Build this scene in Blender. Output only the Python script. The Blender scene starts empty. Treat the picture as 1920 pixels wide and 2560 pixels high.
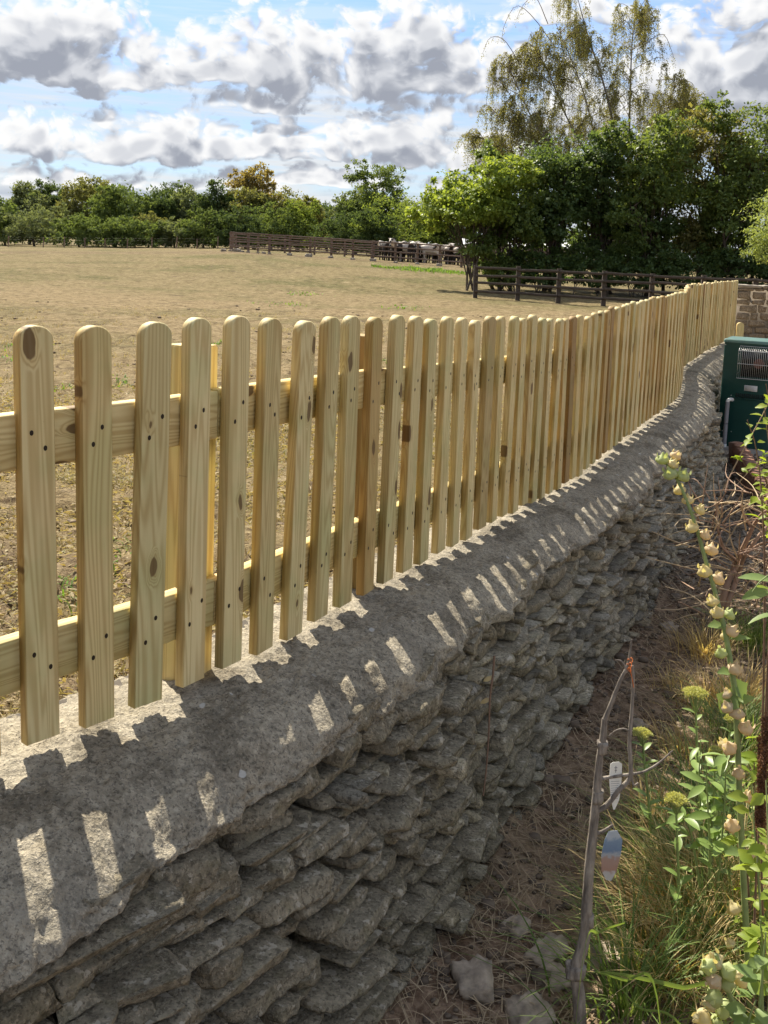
import bpy, math, random
import numpy as np
from mathutils import Matrix, Vector

# ------------------------------------------------------------------ camera
scn = bpy.context.scene
col = scn.collection
FPX = 2600.0; TH = math.radians(7.0); RHO = math.atan(0.04); CX = 960.0; YH = 620.0
CY = YH + FPX * math.tan(TH) / math.cos(RHO)
EYE = np.array([0, 0, 1.7])
FW = np.array([0, math.cos(TH), -math.sin(TH)])
_d0 = np.array([0, -math.sin(TH), -math.cos(TH)]); _r0 = np.array([1.0, 0, 0])
RT = math.cos(RHO) * _r0 - math.sin(RHO) * _d0
DN = math.sin(RHO) * _r0 + math.cos(RHO) * _d0
cam = bpy.data.cameras.new('camera'); camo = bpy.data.objects.new('camera', cam); col.objects.link(camo)
cam.sensor_fit = 'VERTICAL'; cam.sensor_height = 36.0; cam.sensor_width = 27.0
cam.lens = 36.0 * FPX / 2560.0
cam.shift_y = -(1280.0 - CY) / 2560.0
cam.clip_start = 0.05; cam.clip_end = 5000
camo.matrix_world = Matrix(((RT[0], -DN[0], -FW[0], EYE[0]), (RT[1], -DN[1], -FW[1], EYE[1]),
                            (RT[2], -DN[2], -FW[2], EYE[2]), (0, 0, 0, 1)))
scn.camera = camo

def ray(x, y): return FW + RT * (x - CX) / FPX + DN * (y - CY) / FPX
def PZ(x, y, z):
    d = ray(x, y); return EYE + d * ((z - EYE[2]) / d[2])
def PY(x, y, Y):
    d = ray(x, y); return EYE + d * (Y / d[1])

# ------------------------------------------------------------------ light, exposure
SUN_AZ = math.radians(-28.0)      # from +Y towards +X
SUN_EL = math.radians(46.0)
SUNDIR = Vector((math.sin(SUN_AZ) * math.cos(SUN_EL), math.cos(SUN_AZ) * math.cos(SUN_EL), math.sin(SUN_EL)))
sl = bpy.data.lights.new('sun', 'SUN'); sl.energy = 3.6; sl.angle = math.radians(0.55); sl.color = (1.0, 0.925, 0.79)
so = bpy.data.objects.new('sun', sl); col.objects.link(so)
so.rotation_euler = (-SUNDIR).to_track_quat('-Z', 'Y').to_euler()
scn.view_settings.view_transform = 'Standard'; scn.view_settings.look = 'None'
scn.view_settings.gamma = 1.0; scn.view_settings.exposure = 1.42
scn.view_settings.use_curve_mapping = False
scn.render.engine = 'CYCLES'
scn.cycles.max_bounces = 6; scn.cycles.diffuse_bounces = 3; scn.cycles.glossy_bounces = 2
scn.cycles.transmission_bounces = 4; scn.cycles.transparent_max_bounces = 8
scn.cycles.use_adaptive_sampling = True; scn.cycles.adaptive_threshold = 0.015
scn.cycles.use_denoising = True
scn.cycles.caustics_reflective = False; scn.cycles.caustics_refractive = False

# ------------------------------------------------------------------ node helper
class NT:
    def __init__(s, tree): s.t = tree; s.n = tree.nodes; s.l = tree.links
    def new(s, typ, **kw):
        n = s.n.new(typ)
        for k, v in kw.items(): setattr(n, k, v)
        return n
    def put(s, sock, v):
        if isinstance(v, bpy.types.NodeSocket): s.l.new(v, sock)
        elif v is not None: sock.default_value = v
    def math(s, op, a, b=None, c=None, clamp=False):
        n = s.new('ShaderNodeMath', operation=op, use_clamp=clamp)
        for i, v in enumerate((a, b, c)):
            if v is not None: s.put(n.inputs[i], v)
        return n.outputs[0]
    def vmath(s, op, a, b=None, out=0):
        n = s.new('ShaderNodeVectorMath', operation=op)
        s.put(n.inputs[0], a)
        if b is not None: s.put(n.inputs[1] if op != 'SCALE' else n.inputs[3], b)
        return n.outputs[1] if op in ('LENGTH', 'DOT_PRODUCT', 'DISTANCE') else n.outputs[0]
    def noise(s, vec, scale, detail=4.0, rough=0.55, dist=0.0, out=0, dims='3D'):
        n = s.new('ShaderNodeTexNoise', noise_dimensions=dims)
        s.put(n.inputs['Vector'], vec); s.put(n.inputs['Scale'], scale); s.put(n.inputs['Detail'], detail)
        s.put(n.inputs['Roughness'], rough); s.put(n.inputs['Distortion'], dist)
        return n.outputs[out]
    def voro(s, vec, scale, feature='F1', out=0, rand=1.0, dims='3D'):
        n = s.new('ShaderNodeTexVoronoi', feature=feature, voronoi_dimensions=dims)
        s.put(n.inputs['Vector'], vec); s.put(n.inputs['Scale'], scale); s.put(n.inputs['Randomness'], rand)
        return n.outputs[out]
    def ramp(s, fac, stops, interp='LINEAR'):
        n = s.new('ShaderNodeValToRGB'); r = n.color_ramp; r.interpolation = interp
        while len(r.elements) < len(stops): r.elements.new(0.5)
        for e, (p, c) in zip(r.elements, stops):
            e.position = p; e.color = (*c, 1) if len(c) == 3 else c
        s.put(n.inputs[0], fac); return n.outputs[0]
    def mix(s, fac, a, b, blend='MIX'):
        n = s.new('ShaderNodeMix', data_type='RGBA', blend_type=blend)
        s.put(n.inputs[0], fac)
        for i, v in ((6, a), (7, b)):
            if isinstance(v, tuple) and len(v) == 3: v = (*v, 1)
            s.put(n.inputs[i], v)
        return n.outputs[2]
    def step(s, x, a, b, lo=0.0, hi=1.0):
        n = s.new('ShaderNodeMapRange', interpolation_type='SMOOTHSTEP')
        s.put(n.inputs[0], x); s.put(n.inputs[1], a); s.put(n.inputs[2], b); s.put(n.inputs[3], lo); s.put(n.inputs[4], hi)
        return n.outputs[0]
    def lin(s, x, a, b, lo=0.0, hi=1.0):
        n = s.new('ShaderNodeMapRange')
        s.put(n.inputs[0], x); s.put(n.inputs[1], a); s.put(n.inputs[2], b); s.put(n.inputs[3], lo); s.put(n.inputs[4], hi)
        return n.outputs[0]
    def comb(s, x, y, z):
        n = s.new('ShaderNodeCombineXYZ')
        for i, v in enumerate((x, y, z)): s.put(n.inputs[i], v)
        return n.outputs[0]
    def sep(s, v):
        n = s.new('ShaderNodeSeparateXYZ'); s.put(n.inputs[0], v); return n.outputs

# ------------------------------------------------------------------ sky with cumulus
def pix_azel(x, y):
    d = ray(x, y); return math.atan2(d[0], d[1]), math.atan2(d[2], math.hypot(d[0], d[1]))
# the cumulus seen over the field: centre pixel, half width, height above the base, base row
CUMULUS = [  # x, base_y, half_w, h_up, strength
    (110, 185, 300, 190, 1.15), (330, 195, 150, 120, .9), (520, 195, 130, 110, .9), (700, 200, 190, 175, 1.0), (1030, 210, 210, 215, 1.1), (860, 215, 120, 110, .8),
    (680, 262, 150, 60, .7), (250, 245, 80, 45, .55), (1140, 270, 90, 50, .6),
    (60, 375, 110, 80, .95), (180, 370, 80, 60, .9), (300, 385, 120, 105, 1.0), (430, 395, 110, 125, 1.0), (560, 390, 120, 100, .95),
    (720, 392, 110, 95, .95), (850, 392, 120, 90, .95), (1020, 395, 120, 165, 1.1), (1150, 410, 80, 70, .9), (1240, 400, 100, 90, .9),
    (1800, 330, 230, 330, 1.15), (1640, 300, 120, 170, 1.0), (1480, 320, 130, 150, .9), (1900, 180, 170, 200, 1.0), (1400, 45, 190, 60, .7), (1250, 180, 90, 110, .8),
    (140, 462, 190, 46, .75), (480, 470, 220, 42, .75), (850, 468, 200, 40, .7), (1120, 470, 150, 36, .7), (30, 110, 200, 110, 1.3),
]
def build_world():
    w = bpy.data.worlds.new('World'); scn.world = w; w.use_nodes = True
    T = NT(w.node_tree); T.n.clear()
    out = T.new('ShaderNodeOutputWorld'); bg = T.new('ShaderNodeBackground')
    sky = T.new('ShaderNodeTexSky', sky_type='NISHITA', sun_disc=False)
    sky.sun_elevation = SUN_EL; sky.sun_rotation = SUN_AZ
    sky.altitude = 100; sky.air_density = 1.0; sky.dust_density = 0.4; sky.ozone_density = 1.6
    # node group: cloud field as a function of (azimuth, elevation)
    g = bpy.data.node_groups.new('cumulus_field', 'ShaderNodeTree')
    g.interface.new_socket('az', in_out='INPUT', socket_type='NodeSocketFloat')
    g.interface.new_socket('el', in_out='INPUT', socket_type='NodeSocketFloat')
    g.interface.new_socket('field', in_out='OUTPUT', socket_type='NodeSocketFloat')
    g.interface.new_socket('warped', in_out='OUTPUT', socket_type='NodeSocketVector')
    G = NT(g); gi = G.new('NodeGroupInput'); go = G.new('NodeGroupOutput')
    az, el = gi.outputs[0], gi.outputs[1]
    # warp so that cloud outlines billow
    p0 = G.comb(az, G.math('MULTIPLY', el, 1.25), 0.0)
    wz = G.noise(p0, 13.0, 2, 0.5, out=1, dims='2D')
    wv = G.vmath('SCALE', G.vmath('SUBTRACT', wz, (0.5, 0.5, 0.5)), 0.036)
    p1 = G.vmath('ADD', p0, wv)
    macro = None
    for (x, by, hw, hu, st) in CUMULUS:
        ca, ce = pix_azel(x, by); ra = hw / FPX * 1.0; re = hu / FPX * .95
        q = G.new('ShaderNodeVectorMath', operation='MULTIPLY_ADD')
        G.put(q.inputs[0], p1); q.inputs[1].default_value = (1 / ra, 1 / (1.25 * re), 0)
        q.inputs[2].default_value = (-ca / ra, -ce / re, 0)
        q = G.vmath('MAXIMUM', q.outputs[0], G.vmath('MULTIPLY', q.outputs[0], (-1, -5.5, 0)))
        v = G.math('MULTIPLY_ADD', G.vmath('DOT_PRODUCT', q, q), -st, st)
        macro = v if macro is None else G.math('MAXIMUM', macro, v)
    # wild clouds everywhere else, same scale of billows
    inframe = G.math('MULTIPLY', G.step(G.math('ABSOLUTE', az), 0.40, 0.55, 1, 0), G.step(el, 0.24, 0.36, 1, 0))
    big = G.noise(G.comb(G.math('MULTIPLY', az, 1.0), G.math('MULTIPLY', el, 2.1), 7.3), 3.2, 2, 0.5, dims='2D')
    wild = G.lin(big, 0.38, 0.60, -0.8, 1.0)
    macro = G.math('ADD', G.math('MULTIPLY', G.math('MAXIMUM', macro, -1.2), inframe),
                   G.math('MULTIPLY', wild, G.math('SUBTRACT', 1.0, inframe)))
    b1 = G.noise(p1, 23.0, 3, 0.5, dims='2D')
    b2 = G.voro(p1, 40.0, 'F1', dims='2D')
    det = G.math('ADD', G.math('MULTIPLY', G.math('SUBTRACT', b1, 0.5), 1.9), G.math('MULTIPLY', G.math('SUBTRACT', 0.38, b2), 1.15))
    G.l.new(G.math('ADD', macro, det), go.inputs[0]); G.l.new(p1, go.inputs[1])
    tc = T.new('ShaderNodeTexCoord')
    s = T.sep(tc.outputs['Generated'])
    azw = T.math('ARCTAN2', s[0], s[1]); elw = T.math('ARCSINE', s[2])
    def field(daz, de):
        n = T.new('ShaderNodeGroup'); n.node_tree = g
        T.put(n.inputs[0], T.math('ADD', azw, daz)); T.put(n.inputs[1], T.math('ADD', elw, de)); return n.outputs
    n0 = field(0, 0); f0 = n0[0]; f1 = field(-0.005, 0.019)[0]
    fine = T.math('SUBTRACT', T.noise(n0[1], 70.0, 5, 0.6, dims='2D'), 0.5)
    puff = T.math('SUBTRACT', 0.38, T.voro(T.vmath('ADD', n0[1], T.comb(T.math('MULTIPLY', fine, .02), T.math('MULTIPLY', fine, .02), 0.0)), 95.0, dims='2D'))
    fine = T.math('MULTIPLY_ADD', puff, 0.5, fine)
    cover = T.step(T.math('MULTIPLY_ADD', fine, 1.5, f0), -0.48, 0.48)
    lit = T.step(T.math('MULTIPLY_ADD', fine, 0.5, T.math('SUBTRACT', f0, f1)), -1.0, 0.85)
    thick = T.step(f0, 0.25, 1.35)
    lit2 = T.math('SUBTRACT', lit, T.math('MULTIPLY', thick, 0.5), clamp=True)
    tone = T.ramp(lit2, [(0.0, (0.136, 0.146, 0.171)), (0.2, (0.164, 0.174, 0.197)), (0.45, (0.244, 0.252, 0.271)), (0.7, (0.338, 0.341, 0.348)), (1.0, (0.395, 0.392, 0.385))])
    # thin streaky veil low over the horizon and between the heaps
    veil = T.noise(T.comb(T.math('MULTIPLY', azw, 2.2), T.math('MULTIPLY', elw, 26.0), 3.0), 2.6, 4, 0.6, dims='2D')
    vband = T.step(elw, 0.24, 0.11)
    vfac = T.math('MULTIPLY', T.lin(veil, 0.35, 0.65, 0.55, 1.0), T.math('ADD', T.math('MULTIPLY', vband, 0.55), 0.43), clamp=True)
    vfac = T.math('MAXIMUM', vfac, T.step(elw, 0.075, 0.04))
    skyc = T.mix(1.0, sky.outputs[0], (0.040, 0.051, 0.066), 'MULTIPLY')
    veilc = T.ramp(veil, [(0.3, (0.186, 0.209, 0.244)), (0.62, (0.302, 0.314, 0.327))])
    c1 = T.mix(vfac, skyc, veilc)
    c2 = T.mix(cover, c1, tone)
    # below the horizon only plain light from the ground haze
    T.put(bg.inputs[0], c2); bg.inputs[1].default_value = 1.0
    T.l.new(bg.outputs[0], out.inputs[0])
    w.cycles.sampling_method = 'MANUAL'; w.cycles.sample_map_resolution = 512
build_world()

# ------------------------------------------------------------------ numpy noise and mesh tools
def _hash(ix, iy, iz, seed):
    h = (ix * 374761393 + iy * 668265263 + iz * 2147483647 + seed * 974711) & 0xFFFFFFFF
    h = ((h ^ (h >> 13)) * 1274126177) & 0xFFFFFFFF
    return ((h ^ (h >> 16)) & 0xFFFF) / 65535.0
def vnoise(P, scale=1.0, seed=0):
    P = np.asarray(P, float) * scale
    i = np.floor(P).astype(np.int64); fr = P - i; u = fr * fr * (3 - 2 * fr)
    r = 0
    for dx in (0, 1):
        for dy in (0, 1):
            for dz in (0, 1):
                w = (u[:, 0] if dx else 1 - u[:, 0]) * (u[:, 1] if dy else 1 - u[:, 1]) * (u[:, 2] if dz else 1 - u[:, 2])
                r = r + w * _hash(i[:, 0] + dx, i[:, 1] + dy, i[:, 2] + dz, seed)
    return r * 2 - 1
def fbm(P, scale=1.0, octv=4, gain=0.5, seed=0):
    r = 0; a = 1.0
    for k in range(octv):
        r = r + a * vnoise(P, scale * (2.03 ** k), seed + 17 * k); a *= gain
    return r

class MB:
    def __init__(s): s.V = []; s.F = []; s.n = 0
    def add(s, V, F):
        V = np.asarray(V, float); s.V.append(V)
        F = np.asarray(F, np.int64)
        if len(F): s.F.append(F + s.n)
        s.n += len(V)
    def box(s, lo, hi):
        x0, y0, z0 = lo; x1, y1, z1 = hi
        V = [(x0, y0, z0), (x1, y0, z0), (x1, y1, z0), (x0, y1, z0), (x0, y0, z1), (x1, y0, z1), (x1, y1, z1), (x0, y1, z1)]
        s.add(V, BOXF)
    def mesh(s, name, smooth=False):
        me = bpy.data.meshes.new(name)
        if not s.V: return me
        V = np.concatenate(s.V)
        tot = np.concatenate([np.full(len(f), f.shape[1]) for f in s.F])
        idx = np.concatenate([f.ravel() for f in s.F])
        me.vertices.add(len(V)); me.vertices.foreach_set('co', V.ravel().astype(np.float32))
        me.loops.add(len(idx)); me.loops.foreach_set('vertex_index', idx.astype(np.int32))
        me.polygons.add(len(tot))
        st = np.concatenate([[0], np.cumsum(tot)[:-1]])
        me.polygons.foreach_set('loop_start', st.astype(np.int32))
        if smooth: me.polygons.foreach_set('use_smooth', np.ones(len(tot), bool))
        me.update(calc_edges=True); me.validate()
        return me
    def obj(s, name, mat, parent=None, smooth=False, loc=None, **props):
        return link(name, s.mesh(name, smooth), mat, parent, loc, **props)
BOXF = [(0, 3, 2, 1), (4, 5, 6, 7), (0, 1, 5, 4), (1, 2, 6, 5), (2, 3, 7, 6), (3, 0, 4, 7)]

def link(name, me, mat=None, parent=None, loc=None, rot=None, **props):
    if mat is not None and me is not None and len(me.materials) == 0: me.materials.append(mat)
    o = bpy.data.objects.new(name, me); col.objects.link(o)
    if parent is not None: o.parent = parent
    if loc is not None: o.location = [float(c) for c in loc]
    if rot is not None: o.rotation_euler = rot
    for k, v in props.items(): o[k] = v
    return o
def thing(name, label, category, loc=(0, 0, 0), group=None):
    o = link(name, None, loc=loc); o['label'] = label; o['category'] = category
    if group: o['group'] = group
    return o

def frames(P):
    P = np.asarray(P, float); T = np.gradient(P, axis=0)
    T /= np.linalg.norm(T, axis=1)[:, None] + 1e-12
    ref = np.array([0, 0, 1.0]) if abs(T[0][2]) < 0.9 else np.array([1.0, 0, 0])
    N = np.cross(T, ref); bad = np.linalg.norm(N, axis=1) < 1e-3
    N[bad] = np.cross(T[bad], np.array([0.3, 1, 0.2]))
    N /= np.linalg.norm(N, axis=1)[:, None]
    for i in range(1, len(N)):
        v = N[i - 1] - T[i] * (N[i - 1] @ T[i]); n = np.linalg.norm(v)
        if n > 1e-6: N[i] = v / n
    return T, N, np.cross(T, N)
def tube(mb, P, R, n=6, cap=True, wob=0.0, rng=None):
    P = np.asarray(P, float); R = np.broadcast_to(np.asarray(R, float), (len(P),))
    T, N, B = frames(P); a = np.arange(n) / n * 2 * np.pi
    rr = R[:, None] * (1 + (wob * (rng.random((len(P), n)) - .5) if rng is not None else 0))
    V = P[:, None, :] + rr[..., None] * (np.cos(a)[None, :, None] * N[:, None, :] + np.sin(a)[None, :, None] * B[:, None, :])
    m = len(P); i = np.arange(m - 1)[:, None] * n; j = np.arange(n)[None, :]; k = (j + 1) % n
    F = np.stack([i + j, i + k, i + n + k, i + n + j], -1).reshape(-1, 4)
    mb.add(V.reshape(-1, 3), F)
    if cap:
        mb.add(V[-1], [list(range(n))]); mb.add(V[0], [list(range(n))[::-1]])
def curve(P, n=12):
    P = np.asarray(P, float)
    if len(P) < 3: return P[0] + (P[-1] - P[0]) * np.linspace(0, 1, n)[:, None]
    t = np.arange(len(P)); Q = np.vstack([2 * P[0] - P[1], P, 2 * P[-1] - P[-2]])
    out = []
    for u in np.linspace(0, len(P) - 1, n):
        i = min(int(u), len(P) - 2); f = u - i; a, b, c, d = Q[i], Q[i + 1], Q[i + 2], Q[i + 3]
        out.append(0.5 * ((2 * b) + (-a + c) * f + (2 * a - 5 * b + 4 * c - d) * f * f + (-a + 3 * b - 3 * c + d) * f ** 3))
    return np.array(out)
def leaves(mb, C, A, N, L, W):
    """kite-shaped leaves: base C, axis A, normal N, length L, width W"""
    C, A, N = (np.asarray(v, float) for v in (C, A, N))
    A = A / (np.linalg.norm(A, axis=1)[:, None] + 1e-9)
    S = np.cross(A, N); S /= np.linalg.norm(S, axis=1)[:, None] + 1e-9
    U = np.cross(S, A)
    L = np.broadcast_to(L, (len(C),))[:, None]; W = np.broadcast_to(W, (len(C),))[:, None]
    mid = C + A * L * .45
    V = np.stack([C, mid + S * W * .5 + U * W * .12, C + A * L - U * L * .08, mid - S * W * .5 + U * W * .12], 1).reshape(-1, 3)
    mb.add(V, np.arange(len(V)).reshape(-1, 4))
def blades(mb, B, D, H, W, bend, seg=3):
    """grass blades: base B, horizontal lean direction D, height H, width W, bend factor"""
    B, D = np.asarray(B, float), np.asarray(D, float); n = len(B)
    H, W, bend = (np.broadcast_to(v, (n,)) for v in (H, W, bend))
    S = np.stack([-D[:, 1], D[:, 0], np.zeros(n)], 1)
    rows = []
    for k in range(seg + 1):
        t = k / seg
        c = B + D * (H * bend * t ** 1.8)[:, None]; c[:, 2] = B[:, 2] + H * (t - bend * .38 * t * t * t)
        w = (W * (1 - t) ** .7 * .5)[:, None]
        if k < seg: rows += [c - S * w, c + S * w]
        else: rows += [c]
    V = np.stack(rows, 1); m = V.shape[1]; o = np.arange(n)[:, None] * m
    F4 = [[2 * k, 2 * k + 1, 2 * k + 3, 2 * k + 2] for k in range(seg - 1)]
    F3 = [[2 * (seg - 1), 2 * (seg - 1) + 1, m - 1]]
    base = mb.n; mb.V.append(V.reshape(-1, 3)); mb.n += n * m
    for f in F4: mb.F.append(o + np.array(f)[None] + base)
    mb.F.append(o + np.array(F3[0])[None] + base)

# ------------------------------------------------------------------ materials
def mat(name, build):
    m = bpy.data.materials.new(name); m.use_nodes = True
    T = NT(m.node_tree); T.n.clear()
    out = T.new('ShaderNodeOutputMaterial'); bs = T.new('ShaderNodeBsdfPrincipled')
    T.l.new(bs.outputs[0], out.inputs[0]); T.out = out; T.bs = bs
    bs.inputs['Roughness'].default_value = 0.85; bs.inputs['Specular IOR Level'].default_value = 0.25
    build(T); return m
def bump(T, h, strength=0.5, dist=0.01):
    b = T.new('ShaderNodeBump'); b.inputs['Strength'].default_value = strength; b.inputs['Distance'].default_value = dist
    T.put(b.inputs['Height'], h); T.l.new(b.outputs[0], T.bs.inputs['Normal'])
def coords(T, which='Object'): return T.new('ShaderNodeTexCoord').outputs[which]
def orand(T): return T.new('ShaderNodeObjectInfo').outputs['Random']
def plain(name, c, rough=0.7, metal=0.0, var=0.12, scale=30, spec=0.3):
    def b(T):
        p = coords(T); n = T.noise(p, scale, 4, .6)
        lo = tuple(v * (1 - var) for v in c); hi = tuple(v * (1 + var) for v in c)
        T.put(T.bs.inputs['Base Color'], T.ramp(n, [(.25, lo), (.75, hi)]))
        T.bs.inputs['Roughness'].default_value = rough; T.bs.inputs['Metallic'].default_value = metal
        T.bs.inputs['Specular IOR Level'].default_value = spec
    return mat(name, b)

def wood_new(T, axis=2, tone=(1, 1, 1)):
    """fresh pressure-treated softwood: growth-ring bands along the local axis, knots, a tone for each piece"""
    r = orand(T); o = T.comb(T.math('MULTIPLY', r, 37.1), T.math('MULTIPLY', r, 91.7), T.math('MULTIPLY', r, 53.3))
    p = coords(T)
    sc = [1.0, 1.0, 1.0]; sc[axis] = 0.045
    pg = T.vmath('ADD', T.vmath('MULTIPLY', p, tuple(sc)), o)
    # knots: sparse ellipses running through the board
    ps = T.sep(T.vmath('ADD', p, o)); pk = T.comb(T.math('MULTIPLY', ps[0], .42 if axis == 0 else 1.0), T.math('MULTIPLY', ps[2], 1.0 if axis == 0 else .42), 0.0)
    pk = T.vmath('ADD', pk, T.vmath('SCALE', T.noise(pk, 30.0, 2, out=1), .018))
    kd = T.voro(pk, 9.0, dims='2D'); kc = T.sep(T.voro(pk, 9.0, out=1, dims='2D'))[0]
    krad = T.lin(kc, 0.55, 1.0, 0.0, 0.135)
    kin = T.math('SUBTRACT', krad, kd)
    knot = T.step(kin, -0.012, 0.012)
    halo = T.math('MULTIPLY', T.step(kin, -0.12, 0.02), T.step(krad, 0.0, 0.02))
    flow = T.noise(T.vmath('ADD', pg, T.comb(0.0, 0.0, T.math('MULTIPLY', halo, 0.02))), 10.0, 2, .5, 0.3)
    ph = T.math('MULTIPLY', T.math('ADD', flow, T.math('MULTIPLY', halo, 0.05)), 150.0)
    ring = T.math('MULTIPLY_ADD', T.math('SINE', ph), 0.5, 0.5)
    ring = T.math('POWER', ring, 1.7)
    fib = T.noise(T.vmath('MULTIPLY', pg, (1, 1, 1)), 190.0, 3, .6)
    blot = T.noise(T.vmath('ADD', p, o), 5.0, 3, .55)
    # large differences from piece to piece: pale, greenish, tan, brown heartwood
    rr = T.math('FRACT', T.math('MULTIPLY', r, 7.13))
    base = T.ramp(rr, [(0.0, (.75, .625, .37)), (.2, (.64, .555, .32)), (.4, (.78, .655, .40)), (.55, (.70, .56, .30)), (.7, (.76, .64, .38)), (.82, (.55, .40, .19)), (.9, (.36, .24, .11)), (.96, (.66, .55, .31)), (1.0, (.76, .64, .375))])
    late = T.mix(1.0, base, (.62, .50, .36), 'MULTIPLY')
    c = T.mix(T.math('MULTIPLY', ring, 0.58), base, late)
    c = T.mix(T.lin(fib, .3, .75, 0, .22), c, late)
    green = T.mix(1.0, c, (.86, .93, .88), 'MULTIPLY')
    c = T.mix(T.step(blot, .42, .7), c, green)
    heart = T.noise(T.vmath('ADD', pg, (5.0, 3.0, 1.0)), 7.0, 2, .5)
    c = T.mix(T.math('MULTIPLY', T.step(heart, .58, .66), .5), c, T.mix(1.0, c, (.72, .58, .42), 'MULTIPLY'))
    c = T.mix(T.math('MULTIPLY', halo, .35), c, T.mix(1.0, c, (.78, .66, .5), 'MULTIPLY'))
    c = T.mix(T.math('MULTIPLY', knot, .85), c, (.13, .075, .035)); c = T.mix(1.0, c, (1.0, 1.01, .91), 'MULTIPLY')
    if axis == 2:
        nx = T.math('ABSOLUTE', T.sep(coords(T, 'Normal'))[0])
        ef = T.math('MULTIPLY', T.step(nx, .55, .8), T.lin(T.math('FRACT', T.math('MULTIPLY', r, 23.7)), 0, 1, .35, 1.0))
        c = T.mix(ef, c, T.mix(1.0, c, (.70, .58, .42), 'MULTIPLY'))  # side faces browner: sawn-edge tone, with part of their shade put into the colour
    if tone != (1, 1, 1): c = T.mix(1.0, c, tone, 'MULTIPLY')
    T.put(T.bs.inputs['Base Color'], c)
    T.bs.inputs['Roughness'].default_value = 0.62; T.bs.inputs['Specular IOR Level'].default_value = 0.22
    bump(T, T.math('ADD', T.math('MULTIPLY', ring, .4), T.math('MULTIPLY', fib, .5)), .28, .0015)
M = {}
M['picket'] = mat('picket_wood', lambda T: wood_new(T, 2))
M['rail'] = mat('rail_wood', lambda T: wood_new(T, 0, (1.0, .97, .90)))
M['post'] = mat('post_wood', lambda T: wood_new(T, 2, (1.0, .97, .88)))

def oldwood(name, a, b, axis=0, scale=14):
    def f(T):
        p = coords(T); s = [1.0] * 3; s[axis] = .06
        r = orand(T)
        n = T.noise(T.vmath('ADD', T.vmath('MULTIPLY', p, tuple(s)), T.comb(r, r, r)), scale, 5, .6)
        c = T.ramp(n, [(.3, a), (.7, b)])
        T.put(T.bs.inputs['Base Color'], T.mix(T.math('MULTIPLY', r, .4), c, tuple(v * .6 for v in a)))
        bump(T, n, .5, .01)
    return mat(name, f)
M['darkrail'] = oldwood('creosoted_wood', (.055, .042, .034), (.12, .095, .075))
M['penrail'] = oldwood('weathered_wood', (.16, .11, .085), (.30, .22, .17))

def stone_b(T, base, lich, coping=False):
    p = coords(T)
    r = T.new('ShaderNodeNewGeometry').outputs['Random Per Island']
    if not coping: p = T.vmath('ADD', p, T.comb(T.math('MULTIPLY', r, 9.0), T.math('MULTIPLY', r, 5.0), 0.0))
    n1 = T.noise(p, 7.0, 5, .6); n2 = T.noise(p, 46.0, 5, .68); n3 = T.noise(p, 150.0, 3, .6)
    c = T.ramp(n2, [(.28, tuple(v * .55 for v in base)), (.5, base), (.72, tuple(min(1, v * 1.45) for v in base))])
    c = T.mix(T.step(n1, .42, .64, 0, .65), c, T.mix(1.0, c, (.62, .62, .62), 'MULTIPLY'))
    # grit and pale aggregate
    g = T.noise(p, 95.0, 4, .72); g2 = T.noise(T.vmath('ADD', p, (4.0, 7.0, 2.0)), 120.0 if coping else 90.0, 3, .7)
    c = T.mix(T.step(g, .53, .62, 0, .55), c, (.58, .51, .395))
    c = T.mix(T.step(g2, .52, .62, 0, .7), c, (.11, .097, .078))
    if not coping:   # grey-white lichen discs, ochre and green films
        lv = T.noise(p, 26.0, 4, .62); c = T.mix(T.step(lv, .60, .635, 0, .8), c, lich)
        gv = T.noise(T.vmath('ADD', p, (3.1, 1.7, 8.0)), 11.0, 4, .6); c = T.mix(T.step(gv, .55, .7, 0, .35), c, (.27, .25, .15))
        rt = T.ramp(T.math('FRACT', T.math('MULTIPLY', r, 13.7)), [(0, (.52, .52, .52)), (.25, (1, 1, 1)), (.5, (1.25, 1.18, 1.02)), (.7, (.72, .68, .60)), (.85, (1.0, .98, .95)), (1, (1.18, 1.15, 1.1))]); c = T.mix(1.0, c, rt, 'MULTIPLY')
    else:
        lv = T.noise(p, 3.1, 4, .6); c = T.mix(T.step(lv, .5, .72, 0, .4), c, (.26, .235, .19))
        sv = T.noise(T.vmath('ADD', p, (9.0, 2.0, 0.0)), 5.5, 6, .66); c = T.mix(T.step(sv, .50, .60, 0, .55), c, T.mix(1.0, c, (.50, .48, .45), 'MULTIPLY')); c = T.mix(T.step(sv, .40, .30, 0, .5), c, (.50, .43, .31))
        wv = T.voro(T.vmath('ADD', p, T.vmath('SCALE', T.noise(p, 40.0, 2, out=1), .012)), 15.0); wc = T.sep(T.voro(p, 15.0, out=1))
        spot = T.math('MULTIPLY', T.step(wv, .16, .11), T.step(wc[0], .80, .84))
        c = T.mix(T.math('MULTIPLY', spot, .8), c, (.62, .61, .57))
    T.put(T.bs.inputs['Base Color'], c)
    T.bs.inputs['Roughness'].default_value = .95; T.bs.inputs['Specular IOR Level'].default_value = .1
    h = T.math('ADD', T.math('MULTIPLY', n2, 1.0), T.math('ADD', T.math('MULTIPLY', n3, .45), T.math('MULTIPLY', g, .8)))
    bump(T, h, .9, .010 if coping else .012)
M['stone'] = mat('limestone', lambda T: stone_b(T, (.385, .350, .272), (.60, .56, .48)))
M['coping'] = mat('coping_mortar', lambda T: stone_b(T, (.39, .345, .262), (.5, .48, .44), True))
M['core'] = plain('wall_core', (.085, .072, .056), .95, scale=20, var=.4)

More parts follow.
